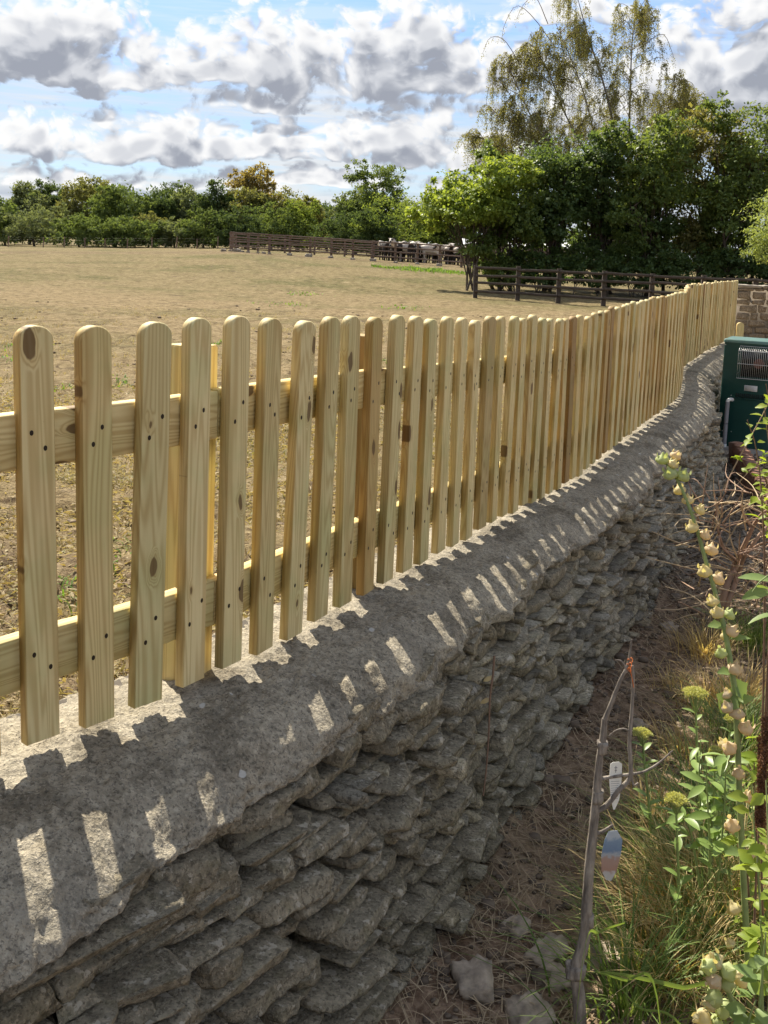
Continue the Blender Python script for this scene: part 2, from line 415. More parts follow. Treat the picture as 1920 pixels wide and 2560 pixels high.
# ------------------------------------------------------------------ fence and wall line
CTRL = np.array([(-1.42, 1.22), (-1.02, 1.74), (-.713, 2.147), (-.528, 2.345), (-.371, 2.575), (-.241, 2.84), (-.1, 3.14), (.2, 3.80), (.435, 4.32),
                 (.783, 5.06), (1.085, 5.70), (1.351, 6.27), (1.717, 7.06), (2.012, 7.70), (2.46, 8.70), (2.86, 9.95),
                 (3.22, 11.2), (3.98, 13.12), (4.52, 14.35), (5.56, 16.6), (6.0, 17.5)])
_pp = curve(CTRL, 1200); _ss = np.concatenate([[0], np.cumsum(np.linalg.norm(np.diff(_pp, axis=0), axis=1))])
_s0 = _ss[np.argmin(np.hypot(_pp[:, 0] + .713, _pp[:, 1] - 2.147))]; _ss = _ss - _s0
def path(s):
    s = np.asarray(s, float)
    x = np.interp(s, _ss, _pp[:, 0]); y = np.interp(s, _ss, _pp[:, 1])
    e = 0.15
    tx = np.interp(s + e, _ss, _pp[:, 0]) - np.interp(s - e, _ss, _pp[:, 0]); ty = np.interp(s + e, _ss, _pp[:, 1]) - np.interp(s - e, _ss, _pp[:, 1])
    l = np.hypot(tx, ty); return x, y, tx / l, ty / l
ZB = np.array([(1.0, .60), (1.7, .603), (2.6, .610), (3.3, .584), (4.3, .532), (5.05, .50), (5.75, .474), (6.3, .494), (7, .512), (8.7, .54), (11.2, .543), (13, .52), (18, .519)])
def zbase(y): return np.interp(y, ZB[:, 0], ZB[:, 1])
def off(s, d):     # d > 0 on the garden side
    x, y, tx, ty = path(s); return x + ty * d, y - tx * d
S_END = 15.75
GARDEN_Z = -0.30
def side(X, Y):    # signed distance-like: > 0 on the garden side of the fence line
    return (X - np.interp(Y, _pp[:, 1], _pp[:, 0])) * .9
EDGE = np.array([(-1.2, .34), (-.6, .355), (-.35, .41), (-.12, .415), (.1, .35), (.35, .30), (1.0, .30), (2, .30), (4, .29), (7, .30), (16, .32)])   # coping edge beyond the fence line
DROP = .105; BATTER = .21
def edge_off(s):
    s = np.asarray(s, float); P = np.stack([s, s * 0 + .3, s * 0], 1)
    return np.interp(s, EDGE[:, 0], EDGE[:, 1]) + .018 * vnoise(P, 1.6, 3) + .020 * vnoise(P, 5.5, 9) + .007 * vnoise(P, 17, 19)

rng = np.random.default_rng(11)

def build_coping(parent):
    ss = [-1.15]
    while ss[-1] < S_END + .3: ss.append(ss[-1] + np.clip(.007 * (1 + max(ss[-1], 0) * .9), .007, .05))
    ss = np.array(ss)
    prof = []   # (kind, value): across from the field edge to the garden lip and under it
    n_top = 56
    v = np.linspace(-.26, 1.0, n_top)
    x, y, tx, ty = path(ss); eo = edge_off(ss)
    P3 = np.stack([x, y, 0 * x], 1)
    zb = zbase(y) - .022
    rows = []
    for q in v:
        d = np.where(q < 0, q, q * eo)
        crown = -DROP * (.25 * np.clip(q, 0, 1) + .75 * np.clip(q, 0, 1) ** 4) - .03 * np.clip(-q * 4, 0, 1) ** 2
        rows.append((d, zb + crown))
    lip = np.linspace(0, 1, 14)[1:]
    th = .050 + .025 * vnoise(P3, 2.3, 21) + .02 * vnoise(P3, 7, 23)
    for q in lip:
        a = q * math.pi / 2
        rows.append((eo + .012 * math.sin(2 * a) - .07 * (max(0, q - .75) * 4) ** 2, zb - DROP - th * (q if q < .75 else .75 + (q - .75) * .5)))
    rows.append((eo - .16, zb - DROP - th * .9))
    V = np.zeros((len(ss), len(rows), 3))
    for k, (d, z) in enumerate(rows):
        V[:, k, 0] = x + ty * d; V[:, k, 1] = y - tx * d; V[:, k, 2] = z
    m, n = V.shape[:2]; Q = V.reshape(-1, 3)
    amp = 1.0
    Q2 = Q.copy()
    hz = .006 * fbm(Q, 7, 3, .5, 31) + .0065 * fbm(Q, 34, 3, .62, 5) + .0034 * vnoise(Q, 130, 8)
    big = .020 * fbm(Q * np.array([1, 1, 2.2]), 11, 4, .6, 77)
    kk = np.tile(np.arange(n), m)
    lipw = np.clip((kk - n_top * .8) / (n_top * .25), 0, 1)
    nx = np.repeat(ty, n); ny = np.repeat(-tx, n)
    Q2[:, 2] += hz * (1 - .4 * lipw)
    Q2[:, 0] += nx * (big * lipw + .8 * hz * lipw); Q2[:, 1] += ny * (big * lipw + .8 * hz * lipw)
    i = np.arange(m - 1)[:, None] * n; j = np.arange(n - 1)[None]
    F = np.stack([i + j, i + j + 1, i + n + j + 1, i + n + j], -1).reshape(-1, 4)
    mb = MB(); mb.add(Q2, F[:, ::-1]); o = mb.obj('coping', M['coping'], parent, smooth=True); return o

_topo = {}
def stone_topo(sx, sy, sz):
    if (sx, sy, sz) in _topo: return _topo[(sx, sy, sz)]
    g = []; F = []; idx = {}
    def vid(i, j, k):
        if (i, j, k) not in idx: idx[(i, j, k)] = len(g); g.append((i / sx * 2 - 1, j / sy * 2 - 1, k / sz * 2 - 1))
        return idx[(i, j, k)]
    for i in range(sx):
        for j in range(sy):
            F.append((vid(i, j, 0), vid(i, j + 1, 0), vid(i + 1, j + 1, 0), vid(i + 1, j, 0)))
            F.append((vid(i, j, sz), vid(i + 1, j, sz), vid(i + 1, j + 1, sz), vid(i, j + 1, sz)))
    for i in range(sx):
        for k in range(sz):
            F.append((vid(i, 0, k), vid(i + 1, 0, k), vid(i + 1, 0, k + 1), vid(i, 0, k + 1)))
            F.append((vid(i, sy, k), vid(i, sy, k + 1), vid(i + 1, sy, k + 1), vid(i + 1, sy, k)))
    for j in range(sy):
        for k in range(sz):
            F.append((vid(0, j, k), vid(0, j, k + 1), vid(0, j + 1, k + 1), vid(0, j + 1, k)))
            F.append((vid(sx, j, k), vid(sx, j + 1, k), vid(sx, j + 1, k + 1), vid(sx, j, k + 1)))
    _topo[(sx, sy, sz)] = (np.array(g), np.array(F)); return _topo[(sx, sy, sz)]
def stone_mesh(r, a, b, c, sx=6, sy=4, sz=4, rough=1.0, seed=0, cuts=12):
    """irregular broken slab a long, b deep, c thick; centred; a box chipped by planes, then roughened"""
    V, F = stone_topo(sx, sy, sz); V = V.copy()
    n = r.normal(size=(cuts, 3)) * np.array([1.0, 1.0, .38]); n /= np.linalg.norm(n, axis=1)[:, None]
    for k in range(cuts):
        reach = np.abs(n[k]).sum(); d = reach * r.uniform(.70, .96)
        q = np.maximum(V @ n[k] - d, 0); V = V - q[:, None] * n[k]
    W = V * np.array([a, b, c]) / 2
    so = np.array([seed * 7.31, seed * 3.17, seed * 1.93]); bed = (W + so) * np.array([1, 1, 2.4])
    e = min(c, .06)
    d = .16 * e * fbm(W + so, 1 / max(a * .3, .03), 2, .5, 3) + (.085 * e * fbm(bed, 42, 2, .6, 4) - .10 * e * (vnoise(bed, 30, 6) > .3)) * rough
    W = W + V / (np.linalg.norm(V, axis=1)[:, None] + 1e-9) * d[:, None]
    W[:, 2] *= 1 + r.uniform(-.28, .28) * V[:, 0]; W[:, 1] += r.uniform(-.25, .25) * b * .25 * V[:, 0] + r.uniform(-.2, .2) * b * .2 * V[:, 2]
    return W, F

def build_wall():
    wall = thing('stone_wall', 'long dry stone wall with rough mortar coping under the new picket fence', 'wall', (0, 0, 0))
    build_coping(wall)
    # dark rubble core and field-side face
    mb = MB(); ss = np.arange(-1.3, S_END + .35, .12); x, y, tx, ty = path(ss); zb = zbase(y)
    prof = [(-.25, -.4), (-.25, -.05), (.08, -.10), (.14, -.45), (.27, -1.2)]
    V = np.zeros((len(ss), len(prof), 3))
    for k, (d, z) in enumerate(prof):
        V[:, k, 0] = x + ty * d; V[:, k, 1] = y - tx * d; V[:, k, 2] = zb + z
    V[:, 0, 2] = -.3; m, n = V.shape[:2]
    i = np.arange(m - 1)[:, None] * n; j = np.arange(n - 1)[None]
    mb.add(V.reshape(-1, 3), np.stack([i + j, i + n + j, i + n + j + 1, i + j + 1], -1).reshape(-1, 4))
    mb.obj('core', M['core'], wall)
    # courses of stones
    r = np.random.default_rng(5); stones = []
    s_list = []
    zrel_top = -.115
    rows = []
    z = zrel_top
    while z > -1.05:
        h = r.uniform(.017, .044) if z < -.26 else r.uniform(.030, .062)
        rows.append((z - h, z)); z -= h
    for ri, (zlo, zhi) in enumerate(rows):
        s = -1.2 + r.uniform(0, .1)
        while s < S_END + .2:
            h = zhi - zlo
            big = 1.0 + (.5 if s < .5 else 0)
            L = (.055 + .19 * r.random() ** 1.5) * big * (1.3 if ri < 3 else 1)
            if s > 8: L *= 1.3
            s_list.append((s, L, zlo, zhi, ri)); s += L
    for (s, L, zlo, zhi, ri) in s_list:
        sc = s + L / 2; x, y, tx, ty = (float(v) for v in path(sc)); zb = float(zbase(y))
        P1 = np.array([[sc, ri * .37, 0]])
        wav = .022 * float(vnoise(np.array([[sc, 0, ri * .21]]), 1.3, 40)[0])
        zc = zb + (zlo + zhi) / 2 + wav + r.normal(0, .005)
        if zc < GARDEN_Z - .06: continue
        eo = float(edge_off(np.array([sc]))[0])
        depth = r.uniform(.18, .26)
        face = eo - .012 + BATTER * (-(zlo + zhi) / 2 - .12) + r.normal(0, .021) + .028 * float(vnoise(P1, 2.2, 41)[0])
        if ri == 0: face -= .01
        hh = (zhi - zlo) * r.uniform(.74, 1.04) * (1.5 if s < .4 and r.random() < .3 else 1); LL = L * r.uniform(.90, 1.03)
        stones.append((sc, x, y, tx, ty, zc, face - depth / 2, LL, depth, hh))
    # the stones that show largest become parts of their own, the rest one joined part
    def shown(st):
        P = np.array([st[1] + st[4] * st[6], st[2] - st[3] * st[6], st[5]]) - EYE
        zc = P @ FW
        if zc < .3: return -1
        px = CX + FPX * (P @ RT) / zc; py = CY + FPX * (P @ DN) / zc
        if px < -80 or px > 2000 or py > 2680: return 0.0
        vx = np.array([st[3], st[4], 0]); ray_ = P / np.linalg.norm(P)
        return st[7] * st[9] / zc ** 2 * math.sqrt(max(1e-4, 1 - (vx @ ray_) ** 2))
    stones.sort(key=shown, reverse=True)
    rest = MB()
    for k, (sc, x, y, tx, ty, zc, dc, L, dp, h) in enumerate(stones):
        near = k < 300
        W, F = stone_mesh(r, L, dp, h, *((14, 5, 6) if k < 120 else (9, 4, 4) if near else (6, 2, 3)), seed=k)
        tl = r.normal(0, .045); W = W @ np.array([[math.cos(tl), 0, math.sin(tl)], [0, 1, 0], [-math.sin(tl), 0, math.cos(tl)]])
        R3 = np.array([[tx, ty, 0], [-ty, tx, 0], [0, 0, 1]])     # local x along, local y towards the field
        W = W @ R3
        loc = np.array([x + ty * dc, y - tx * dc, zc])
        if near:
            mb = MB(); mb.add(W, F); mb.obj('stone', M['stone'], wall, smooth=False, loc=loc)
        else: rest.add(W + loc, F)
    rest.obj('stonework', M['stone'], wall, smooth=False, kind='stuff')
    return wall
build_wall()

# ------------------------------------------------------------------ the picket fence
PW, PT, PH, SP = .078, .029, .90, .147
M['screw'] = plain('screw_hole_dark', (.035, .026, .018), .5, .4)
def picket_mesh(r):
    w = PW / 2; n = 12; R = w; hz = PH - R * .80
    pts = [(-w, 0), (w, 0)] + [(w * math.cos(a), hz + R * .80 * math.sin(a)) for a in np.linspace(0, math.pi, n)]
    b = .0022
    mb = MB(); m = len(pts)
    pin = []
    c = np.array([0, PH * .45])
    for (x, z) in pts:
        pin.append((x - math.copysign(b, x) if abs(x) > b else x, z - b if z > .1 else z + b * .6))
    lay = [(-PT / 2, pin), (-PT / 2 + b, pts), (PT / 2 - b, pts), (PT / 2, pin)]
    V = [(x, yy, z) for yy, pl in lay for (x, z) in pl]
    F = []
    for k in range(3):
        for i in range(m):
            j = (i + 1) % m; F.append((k * m + i, k * m + j, (k + 1) * m + j, (k + 1) * m + i))
    mb.add(V, F)
    mb.add(V[:m], [list(range(m))]); mb.add(V[3 * m:], [list(range(m))[::-1]])
    return mb
def build_fence():
    fence = thing('picket_fence', 'new pale timber picket fence with round-topped pales standing on the stone wall', 'fence')
    r = np.random.default_rng(8)
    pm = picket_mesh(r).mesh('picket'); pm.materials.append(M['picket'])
    sm = MB(); a = np.arange(10) / 10 * 2 * np.pi      # flat dark disc, the shade inside a countersunk hole put into its colour
    V = [(.0046 * math.cos(t), 0, .0060 * math.sin(t)) for t in a]
    sm.add(V, [tuple(range(10))[::-1]])
    sme = sm.mesh('screw'); sme.materials.append(M['screw'])
    # the nearest pales stand where the photograph shows them along the line
    cxs = [103.5, 248.6, 372, 485.5, 584.5, 668.8, 743.8, 811.2, 873.7, 930.5, 980.7, 1028.3, 1071.4, 1115.1, 1150.3, 1185.5, 1218.6, 1248]
    sg = np.arange(-.2, 4, .002); gx, gy, _, _ = path(sg)
    Q = np.stack([gx, gy, zbase(gy) + .66], 1) - EYE; pxs = CX + FPX * (Q @ RT) / (Q @ FW)
    near_s = np.interp(cxs, pxs, sg)
    shift = near_s[-1] - (len(cxs) - 1) * SP
    k0 = -5; n = int((S_END - shift) / SP)
    for k in range(k0, n + 1):
        s = (near_s[k] if 0 <= k < len(cxs) else (k * SP + shift if k > 0 else near_s[0] + k * .14)) + r.normal(0, .002)
        x, y, tx, ty = (float(v) for v in path(s)); zb = float(zbase(y))
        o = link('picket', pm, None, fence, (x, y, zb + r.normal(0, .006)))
        o.rotation_euler = (r.normal(0, .008), r.normal(0, .010), math.atan2(ty, tx) + r.normal(0, .03))
        o.scale = (r.uniform(.97, 1.03), 1, 1 + r.normal(0, .002))
        if -1 <= k < 26:
            for zr in (.18, .66):
                q = r.uniform(.010, .022); e = r.uniform(.014, .028)
                for sx in (-1, 1):
                    c = link('screw', sme, None, o, (sx * q, -PT / 2 - .0004, zr + sx * e * (1 if k % 5 else -1)))
    # rails: one object for each length between posts
    posts = [-.45, .505, 1.47] + list(np.arange(1.47 + 1.83, S_END, 1.83))
    ends = [-1.0] + posts + [S_END]
    for a, b in zip(ends[:-1], ends[1:]):
        for (z0, z1) in ((.12, .238), (.603, .722)):
            ss = np.linspace(a + .0015, b - .0015, max(3, int((b - a) / .12)))
            x, y, tx, ty = path(ss); zb = zbase(y) + r.normal(0, .003)
            d0, d1 = -PT / 2 - .002, -PT / 2 - .040; bv = .003
            prof = [(d0, z0 + bv), (d0 - bv, z0), (d1 + bv, z0), (d1, z0 + bv), (d1, z1 - bv), (d1 + bv, z1), (d0 - bv, z1), (d0, z1 - bv)]
            V = np.zeros((len(ss), 8, 3))
            for k, (d, z) in enumerate(prof): V[:, k] = np.stack([x + ty * d, y - tx * d, zb + z], 1)
            # local frame: origin at the middle, local x along
            xc, yc, txc, tyc = (float(v) for v in path((a + b) / 2)); an = math.atan2(tyc, txc)
            Q = V.reshape(-1, 3) - np.array([xc, yc, 0]); c, sn = math.cos(-an), math.sin(-an)
            Q = np.stack([Q[:, 0] * c - Q[:, 1] * sn, Q[:, 0] * sn + Q[:, 1] * c, Q[:, 2]], 1)
            m = len(ss); i = np.arange(m - 1)[:, None] * 8; j = np.arange(8)[None]; k2 = (j + 1) % 8
            mb = MB(); mb.add(Q, np.stack([i + j, i + k2, i + 8 + k2, i + 8 + j], -1).reshape(-1, 4))
            mb.add(Q[:8], [list(range(8))[::-1]]); mb.add(Q[-8:], [list(range(8))])
            o = mb.obj('rail', M['rail'], fence, loc=(xc, yc, 0)); o.rotation_euler = (0, 0, an)
    for s in posts:
        x, y, tx, ty = (float(v) for v in path(s)); zb = float(zbase(y)); d = -PT / 2 - .0415 - .048
        mb = MB(); w = .047; bv = .005
        ring = [(-w + bv, -w), (w - bv, -w), (w, -w + bv), (w, w - bv), (w - bv, w), (-w + bv, w), (-w, w - bv), (-w, -w + bv)]
        lv = [(-.06, 1), (.825, 1), (.832, .94)]
        V = [(px * f, py * f, z) for z, f in lv for px, py in ring]
        F = [(l * 8 + i, l * 8 + (i + 1) % 8, (l + 1) * 8 + (i + 1) % 8, (l + 1) * 8 + i) for l in range(2) for i in range(8)]
        mb.add(V, F); mb.add(V[16:], [list(range(8))])
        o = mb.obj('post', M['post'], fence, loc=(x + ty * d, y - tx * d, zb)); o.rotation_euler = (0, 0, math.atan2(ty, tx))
build_fence()

# ------------------------------------------------------------------ ground
def field_z(X, Y):
    X = np.asarray(X, float); Y = np.asarray(Y, float)
    u = X / np.maximum(Y, 1.0)
    g = np.interp(u, [-1.2, -.55, -.37, -.26, -.15, .05, .2, .5, 1.2], [.2, .3, .39, .68, 1.05, .72, .45, .3, .3])
    t = np.clip((Y - 34) / (72 - 34), 0, 1); t = t * t * (3 - 2 * t)
    return g * t
def build_field():
    def axis(c, fine, half, far):
        a = [0.0]; st = fine
        while a[-1] < far:
            a.append(a[-1] + st)
            if a[-1] > half: st *= 1.06
        a = np.array(a); return np.concatenate([c - a[:0:-1], c + a])
    xs = axis(-.9, .035, 2.6, 900); ys = axis(4.2, .04, 2.6, 1500)
    XX, YY = np.meshgrid(xs, ys, indexing='ij')
    X, Y = XX.ravel(), YY.ravel(); Z = field_z(X, Y)
    P = np.stack([X, Y, 0 * X], 1)
    near = np.clip(1 - (np.hypot(X, Y - 3) - 6) / 30, 0, 1)
    Z = Z + .028 * fbm(P, .9, 3, .5, 2) + near * (.034 * fbm(P, 4.5, 3, .6, 3) + .020 * np.abs(fbm(P, 13, 2, .6, 4)))
    sd = side(X, np.clip(Y, 1.3, 17.5))
    gard = (sd > -.02) & (Y < 17.3) & (Y > -30) & (X < 60)
    gard |= (Y < 1.6) & (X > -1.3 - (1.6 - Y)) & (Y > -30) & (X < 60)
    Z = np.where(gard, GARDEN_Z - .35, Z)
    m, n = XX.shape; i = np.arange(m - 1)[:, None] * n; j = np.arange(n - 1)[None]
    mb = MB(); mb.add(np.stack([X, Y, Z], 1), np.stack([i + j, i + n + j, i + n + j + 1, i + j + 1], -1).reshape(-1, 4))
    mb.obj('field', M['field'], smooth=True, kind='structure')
def field_mat(T):
    p = coords(T)
    n1 = T.noise(p, .16, 4, .6); n2 = T.noise(p, 1.3, 5, .65); n3 = T.noise(p, 9.0, 6, .74); n4 = T.noise(p, 60.0, 3, .7)
    y = T.sep(p)[1]
    straw = T.ramp(n3, [(.25, (0.141, 0.098, 0.049)), (.5, (0.298, 0.227, 0.123)), (.75, (0.432, 0.343, 0.201))])
    soil = T.ramp(n3, [(.3, (.075, .05, .035)), (.7, (.21, .15, .10))])
    green = T.ramp(n3, [(.3, (0.089, 0.086, 0.033)), (.7, (0.231, 0.205, 0.089))])
    # greener towards the far hedge, patchy everywhere
    gfac = T.math('ADD', T.step(T.math('ADD', n1, T.math('MULTIPLY', n2, .5)), .68, .92, 0, .62), T.step(y, 26, 46, 0, .38), clamp=True)
    c = T.mix(gfac, straw, green)
    # poached bare earth by the wall and in scattered patches
    ed = T.step(y, 7.5, 3.0, 0, .22)
    s = T.step(T.math('ADD', n2, ed), .555, .70, 0, .72)
    c = T.mix(s, c, soil)
    tr = T.step(T.math('ABSOLUTE', T.math('SUBTRACT', y, 70.5)), 6.5, 1.5, 0, .6)
    c = T.mix(T.math('MULTIPLY', tr, T.step(n2, .35, .6)), c, (.20, .135, .09))
    n5 = T.noise(T.vmath('MULTIPLY', p, (1.0, .55, 1.0)), 3.6, 5, .72)
    c = T.mix(T.step(n5, .48, .66, 0, .75), c, T.mix(1.0, c, (.50, .46, .42), 'MULTIPLY'))
    c = T.mix(T.step(n5, .46, .30, 0, .6), c, (.44, .345, .215))
    n6 = T.noise(T.vmath('MULTIPLY', p, (1.0, .5, 1.0)), 7.5, 5, .7); c = T.mix(T.step(n6, .56, .64, 0, .85), c, (.09, .06, .034))
    c = T.mix(T.lin(n4, .2, .8, 0, .45), c, T.mix(1.0, c, (.50, .47, .45), 'MULTIPLY'))
    T.put(T.bs.inputs['Base Color'], c); T.bs.inputs['Roughness'].default_value = .95
    T.bs.inputs['Specular IOR Level'].default_value = .05
    bump(T, T.math('ADD', T.math('ADD', n3, T.math('MULTIPLY', n2, 2.0)), T.math('MULTIPLY', n4, .5)), .9, .05)
M['field'] = mat('dry_pasture', field_mat)
build_field()

# blades with hue by position, thin translucent plant material
def foliage(name, cols, trans=.45, rough=.55, nscale=.8, spec=.25, tmul=(1.25, 1.2, .55)):
    def f(T):
        ri = T.new('ShaderNodeNewGeometry').outputs['Random Per Island']
        p = coords(T)
        n = T.noise(p, nscale, 3, .55)
        k = T.math('ADD', T.math('MULTIPLY', ri, .55), T.math('MULTIPLY', T.math('SUBTRACT', n, .2), .75), clamp=True)
        stops = [(i / (len(cols) - 1), c) for i, c in enumerate(cols)]
        c = T.ramp(k, stops)
        T.put(T.bs.inputs['Base Color'], c); T.bs.inputs['Roughness'].default_value = rough; T.bs.inputs['Specular IOR Level'].default_value = spec
        tr = T.new('ShaderNodeBsdfTranslucent'); T.put(tr.inputs[0], T.mix(1.0, c, tmul, 'MULTIPLY'))
        mx = T.new('ShaderNodeMixShader'); mx.inputs[0].default_value = trans
        T.l.new(T.bs.outputs[0], mx.inputs[1]); T.l.new(tr.outputs[0], mx.inputs[2]); T.l.new(mx.outputs[0], T.out.inputs[0])
    return mat(name, f)
M['turf'] = foliage('pasture_grass', [(0.174, 0.120, 0.060), (0.316, 0.240, 0.126), (0.443, 0.356, 0.206), (0.285, 0.249, 0.111), (0.142, 0.166, 0.044)], .35, .7, 1.6)
M['straw'] = foliage('dead_straw', [(.15, .11, .075), (.30, .23, .155), (.47, .37, .25), (.58, .48, .33)], .2, .8, 3.0, .1)

def build_field_grass():
    r = np.random.default_rng(3); mb = MB()
    def scatter(n, ymin, ymax, hmin, hmax, w):
        Y = ymin + (ymax - ymin) * r.random(n) ** 1.5
        X = (-.40 + .82 * r.random(n)) * Y
        ok = side(X, np.clip(Y, 1.3, 17.5)) < -.33
        X, Y = X[ok], Y[ok]
        c = fbm(np.stack([X, Y, 0 * X], 1), 1.4, 3, .6, 50); k = c > r.uniform(-.7, .5, len(c)); X, Y, c = X[k], Y[k], c[k]
        a = r.random(len(X)) * 2 * np.pi; D = np.stack([np.cos(a), np.sin(a), 0 * a], 1)
        B = np.stack([X, Y, field_z(X, Y) - .01 + .02 * c * 0], 1)
        H = r.uniform(hmin, hmax, len(X)) * (1 + .5 * np.clip(c, -1, 1))
        blades(mb, B, D, H, w * r.uniform(.6, 1.3, len(X)), r.uniform(.4, 1.5, len(X)), 2)
    scatter(90000, 2.3, 9, .02, .07, .004)
    scatter(70000, 7, 26, .02, .07, .010)
    n = 60000; Y = 2.3 + 9.5 * r.random(n) ** 1.5; X = (-.40 + .72 * r.random(n)) * Y; ok = side(X, np.clip(Y, 1.3, 17.5)) < -.3; X, Y = X[ok], Y[ok]; n = len(X)
    P = np.stack([X, Y, field_z(X, Y) + .012 + .02 * r.random(n)], 1); A = r.normal(size=(n, 3)); A[:, 2] *= .35
    leaves(mb, P, A, np.array([0, 0, 1.0]) + r.normal(size=(n, 3)) * .6, r.uniform(.012, .05, n) * (1 + .06 * Y), r.uniform(.004, .014, n) * (1 + .06 * Y))
    mb.obj('dry_grass', M['turf'], kind='stuff', label='short dry pasture grass on the sunlit field', category='grass')
    # a few greener weeds dotted about
    mb = MB()
    spots = [(30, 900), (290, 960), (150, 975), (430, 920), (700, 760), (560, 860), (60, 870), (940, 905), (880, 845), (1010, 770), (300, 1380), (180, 1480), (760, 735)]
    for px, py in spots:
        p = PZ(px, py, 0.0); n = 60; rad = .01 * p[1] + .05
        X = p[0] + r.normal(0, rad, n); Y = p[1] + r.normal(0, rad * 1.6, n); a = r.random(n) * 2 * np.pi
        ok = side(X, np.clip(Y, 1.3, 17.5)) < -.33; X, Y, a = X[ok], Y[ok], a[ok]; n = len(X)
        if n == 0: continue
        blades(mb, np.stack([X, Y, field_z(X, Y) - .01], 1), np.stack([np.cos(a), np.sin(a), 0 * a], 1), r.uniform(.05, .10, n), .006 + .0012 * p[1], r.uniform(.5, 1.4, n), 2)
    n = 5200; X = r.uniform(-1, 12, n); Y = 60 + r.normal(0, 1.6, n) - .12 * X; c = fbm(np.stack([X, Y, 0 * X], 1), .35, 3, .6, 9); k = c > 0; X, Y = X[k], Y[k]; a = r.random(len(X)) * 6.28
    blades(mb, np.stack([X, Y, field_z(X, Y)], 1), np.stack([np.cos(a), np.sin(a), 0 * a], 1), r.uniform(.08, .2, len(X)), .05, .6, 2)
    mb.obj('green_weeds', M['weed'], kind='stuff', label='patches of fresh green weeds in the dry field', category='weeds')
    # dung and clods of turf
    mb = MB()
    for _ in range(700):
        Y = 2.4 + 26 * r.random() ** 2.2; X = r.uniform(-.4, .3) * Y
        if side(np.array([X]), np.array([min(max(Y, 1.3), 17.4)]))[0] > -.4: continue
        s = r.uniform(.008, .03) * (1 + Y * .03)
        W, F = stone_mesh(r, s * 2, s * 1.6, s * .7, 4, 3, 2, seed=_); a = r.random() * 6.28; c, sn = math.cos(a), math.sin(a)
        W = W @ np.array([[c, sn, 0], [-sn, c, 0], [0, 0, 1]])
        mb.add(W + np.array([X, Y, float(field_z(X, Y)) + s * .15]), F)
    mb.obj('clods', M['clod'], kind='stuff', label='dark clods of earth and dung scattered over the field', category='clods', smooth=True)
M['weed'] = foliage('fresh_weed', [(.07, .15, .02), (.15, .27, .04), (.26, .36, .07)], .45, .6, 2.0)
M['clod'] = plain('earth_clod', (.16, .115, .075), .95, var=.45, scale=25)
build_field_grass()

# ------------------------------------------------------------------ trees
def leafmat(name, dark, mid, light, trans=.52):
    return foliage(name, [dark, mid, mid, light], trans, .5, .45, .35, (1.35, 1.2, .62))
LM = {
    'mid': leafmat('leaf_mid_green', (0.070, 0.111, 0.031), (0.149, 0.213, 0.062), (0.296, 0.344, 0.103)),
    'dark': leafmat('leaf_dark_green', (0.047, 0.081, 0.031), (0.097, 0.154, 0.052), (0.196, 0.249, 0.079)),
    'grey': leafmat('leaf_grey_green', (0.102, 0.125, 0.065), (0.187, 0.220, 0.110), (0.312, 0.337, 0.180)),
    'olive': leafmat('leaf_olive', (0.118, 0.120, 0.047), (0.218, 0.220, 0.079), (0.374, 0.344, 0.130)),
    'lime': leafmat('leaf_lime', (0.118, 0.184, 0.031), (0.242, 0.331, 0.065), (0.452, 0.498, 0.120), .5),
    'yellow': leafmat('leaf_turning', (0.203, 0.162, 0.055), (0.390, 0.301, 0.103), (0.608, 0.447, 0.164), .5),
    'feather': leafmat('leaf_feathery', (0.118, 0.169, 0.052), (0.258, 0.331, 0.112), (0.468, 0.528, 0.206), .5),
    'birch': leafmat('leaf_birch', (.13, .145, .055), (.225, .235, .095), (.36, .35, .15), .55),
}
def farmat(name, dark, mid, light): return foliage(name, [dark, mid, mid, light], .42, .8, .30, .06, (1.25, 1.2, .6))  # greyer greens than the near leaves, distance haze put into the colour
FM = {
    'mid': farmat('far_leaf_mid', (0.078, 0.112, 0.040), (0.152, 0.202, 0.068), (0.256, 0.310, 0.109)), 'dark': farmat('far_leaf_dark', (0.050, 0.078, 0.034), (0.093, 0.133, 0.053), (0.163, 0.209, 0.081)),
    'grey': farmat('far_leaf_grey', (0.109, 0.133, 0.070), (0.186, 0.220, 0.112), (0.287, 0.318, 0.167)), 'olive': farmat('far_leaf_olive', (0.121, 0.130, 0.053), (0.214, 0.220, 0.084), (0.333, 0.326, 0.127)),
    'lime': farmat('far_leaf_lime', (0.124, 0.167, 0.040), (0.232, 0.295, 0.071), (0.372, 0.426, 0.124)), 'yellow': farmat('far_leaf_turning', (0.186, 0.152, 0.059), (0.333, 0.267, 0.102), (0.496, 0.388, 0.155)),
}
def bark_b(a, b, sc=18):
    def f(T):
        p = coords(T); n = T.noise(T.vmath('MULTIPLY', p, (1, 1, .25)), sc, 5, .65)
        T.put(T.bs.inputs['Base Color'], T.ramp(n, [(.3, a), (.7, b)])); bump(T, n, .7, .02)
    return f
M['bark'] = mat('bark', bark_b((.05, .04, .03), (.14, .11, .085)))
M['birchbark'] = mat('birch_bark', bark_b((.10, .085, .07), (.34, .31, .27), 8))

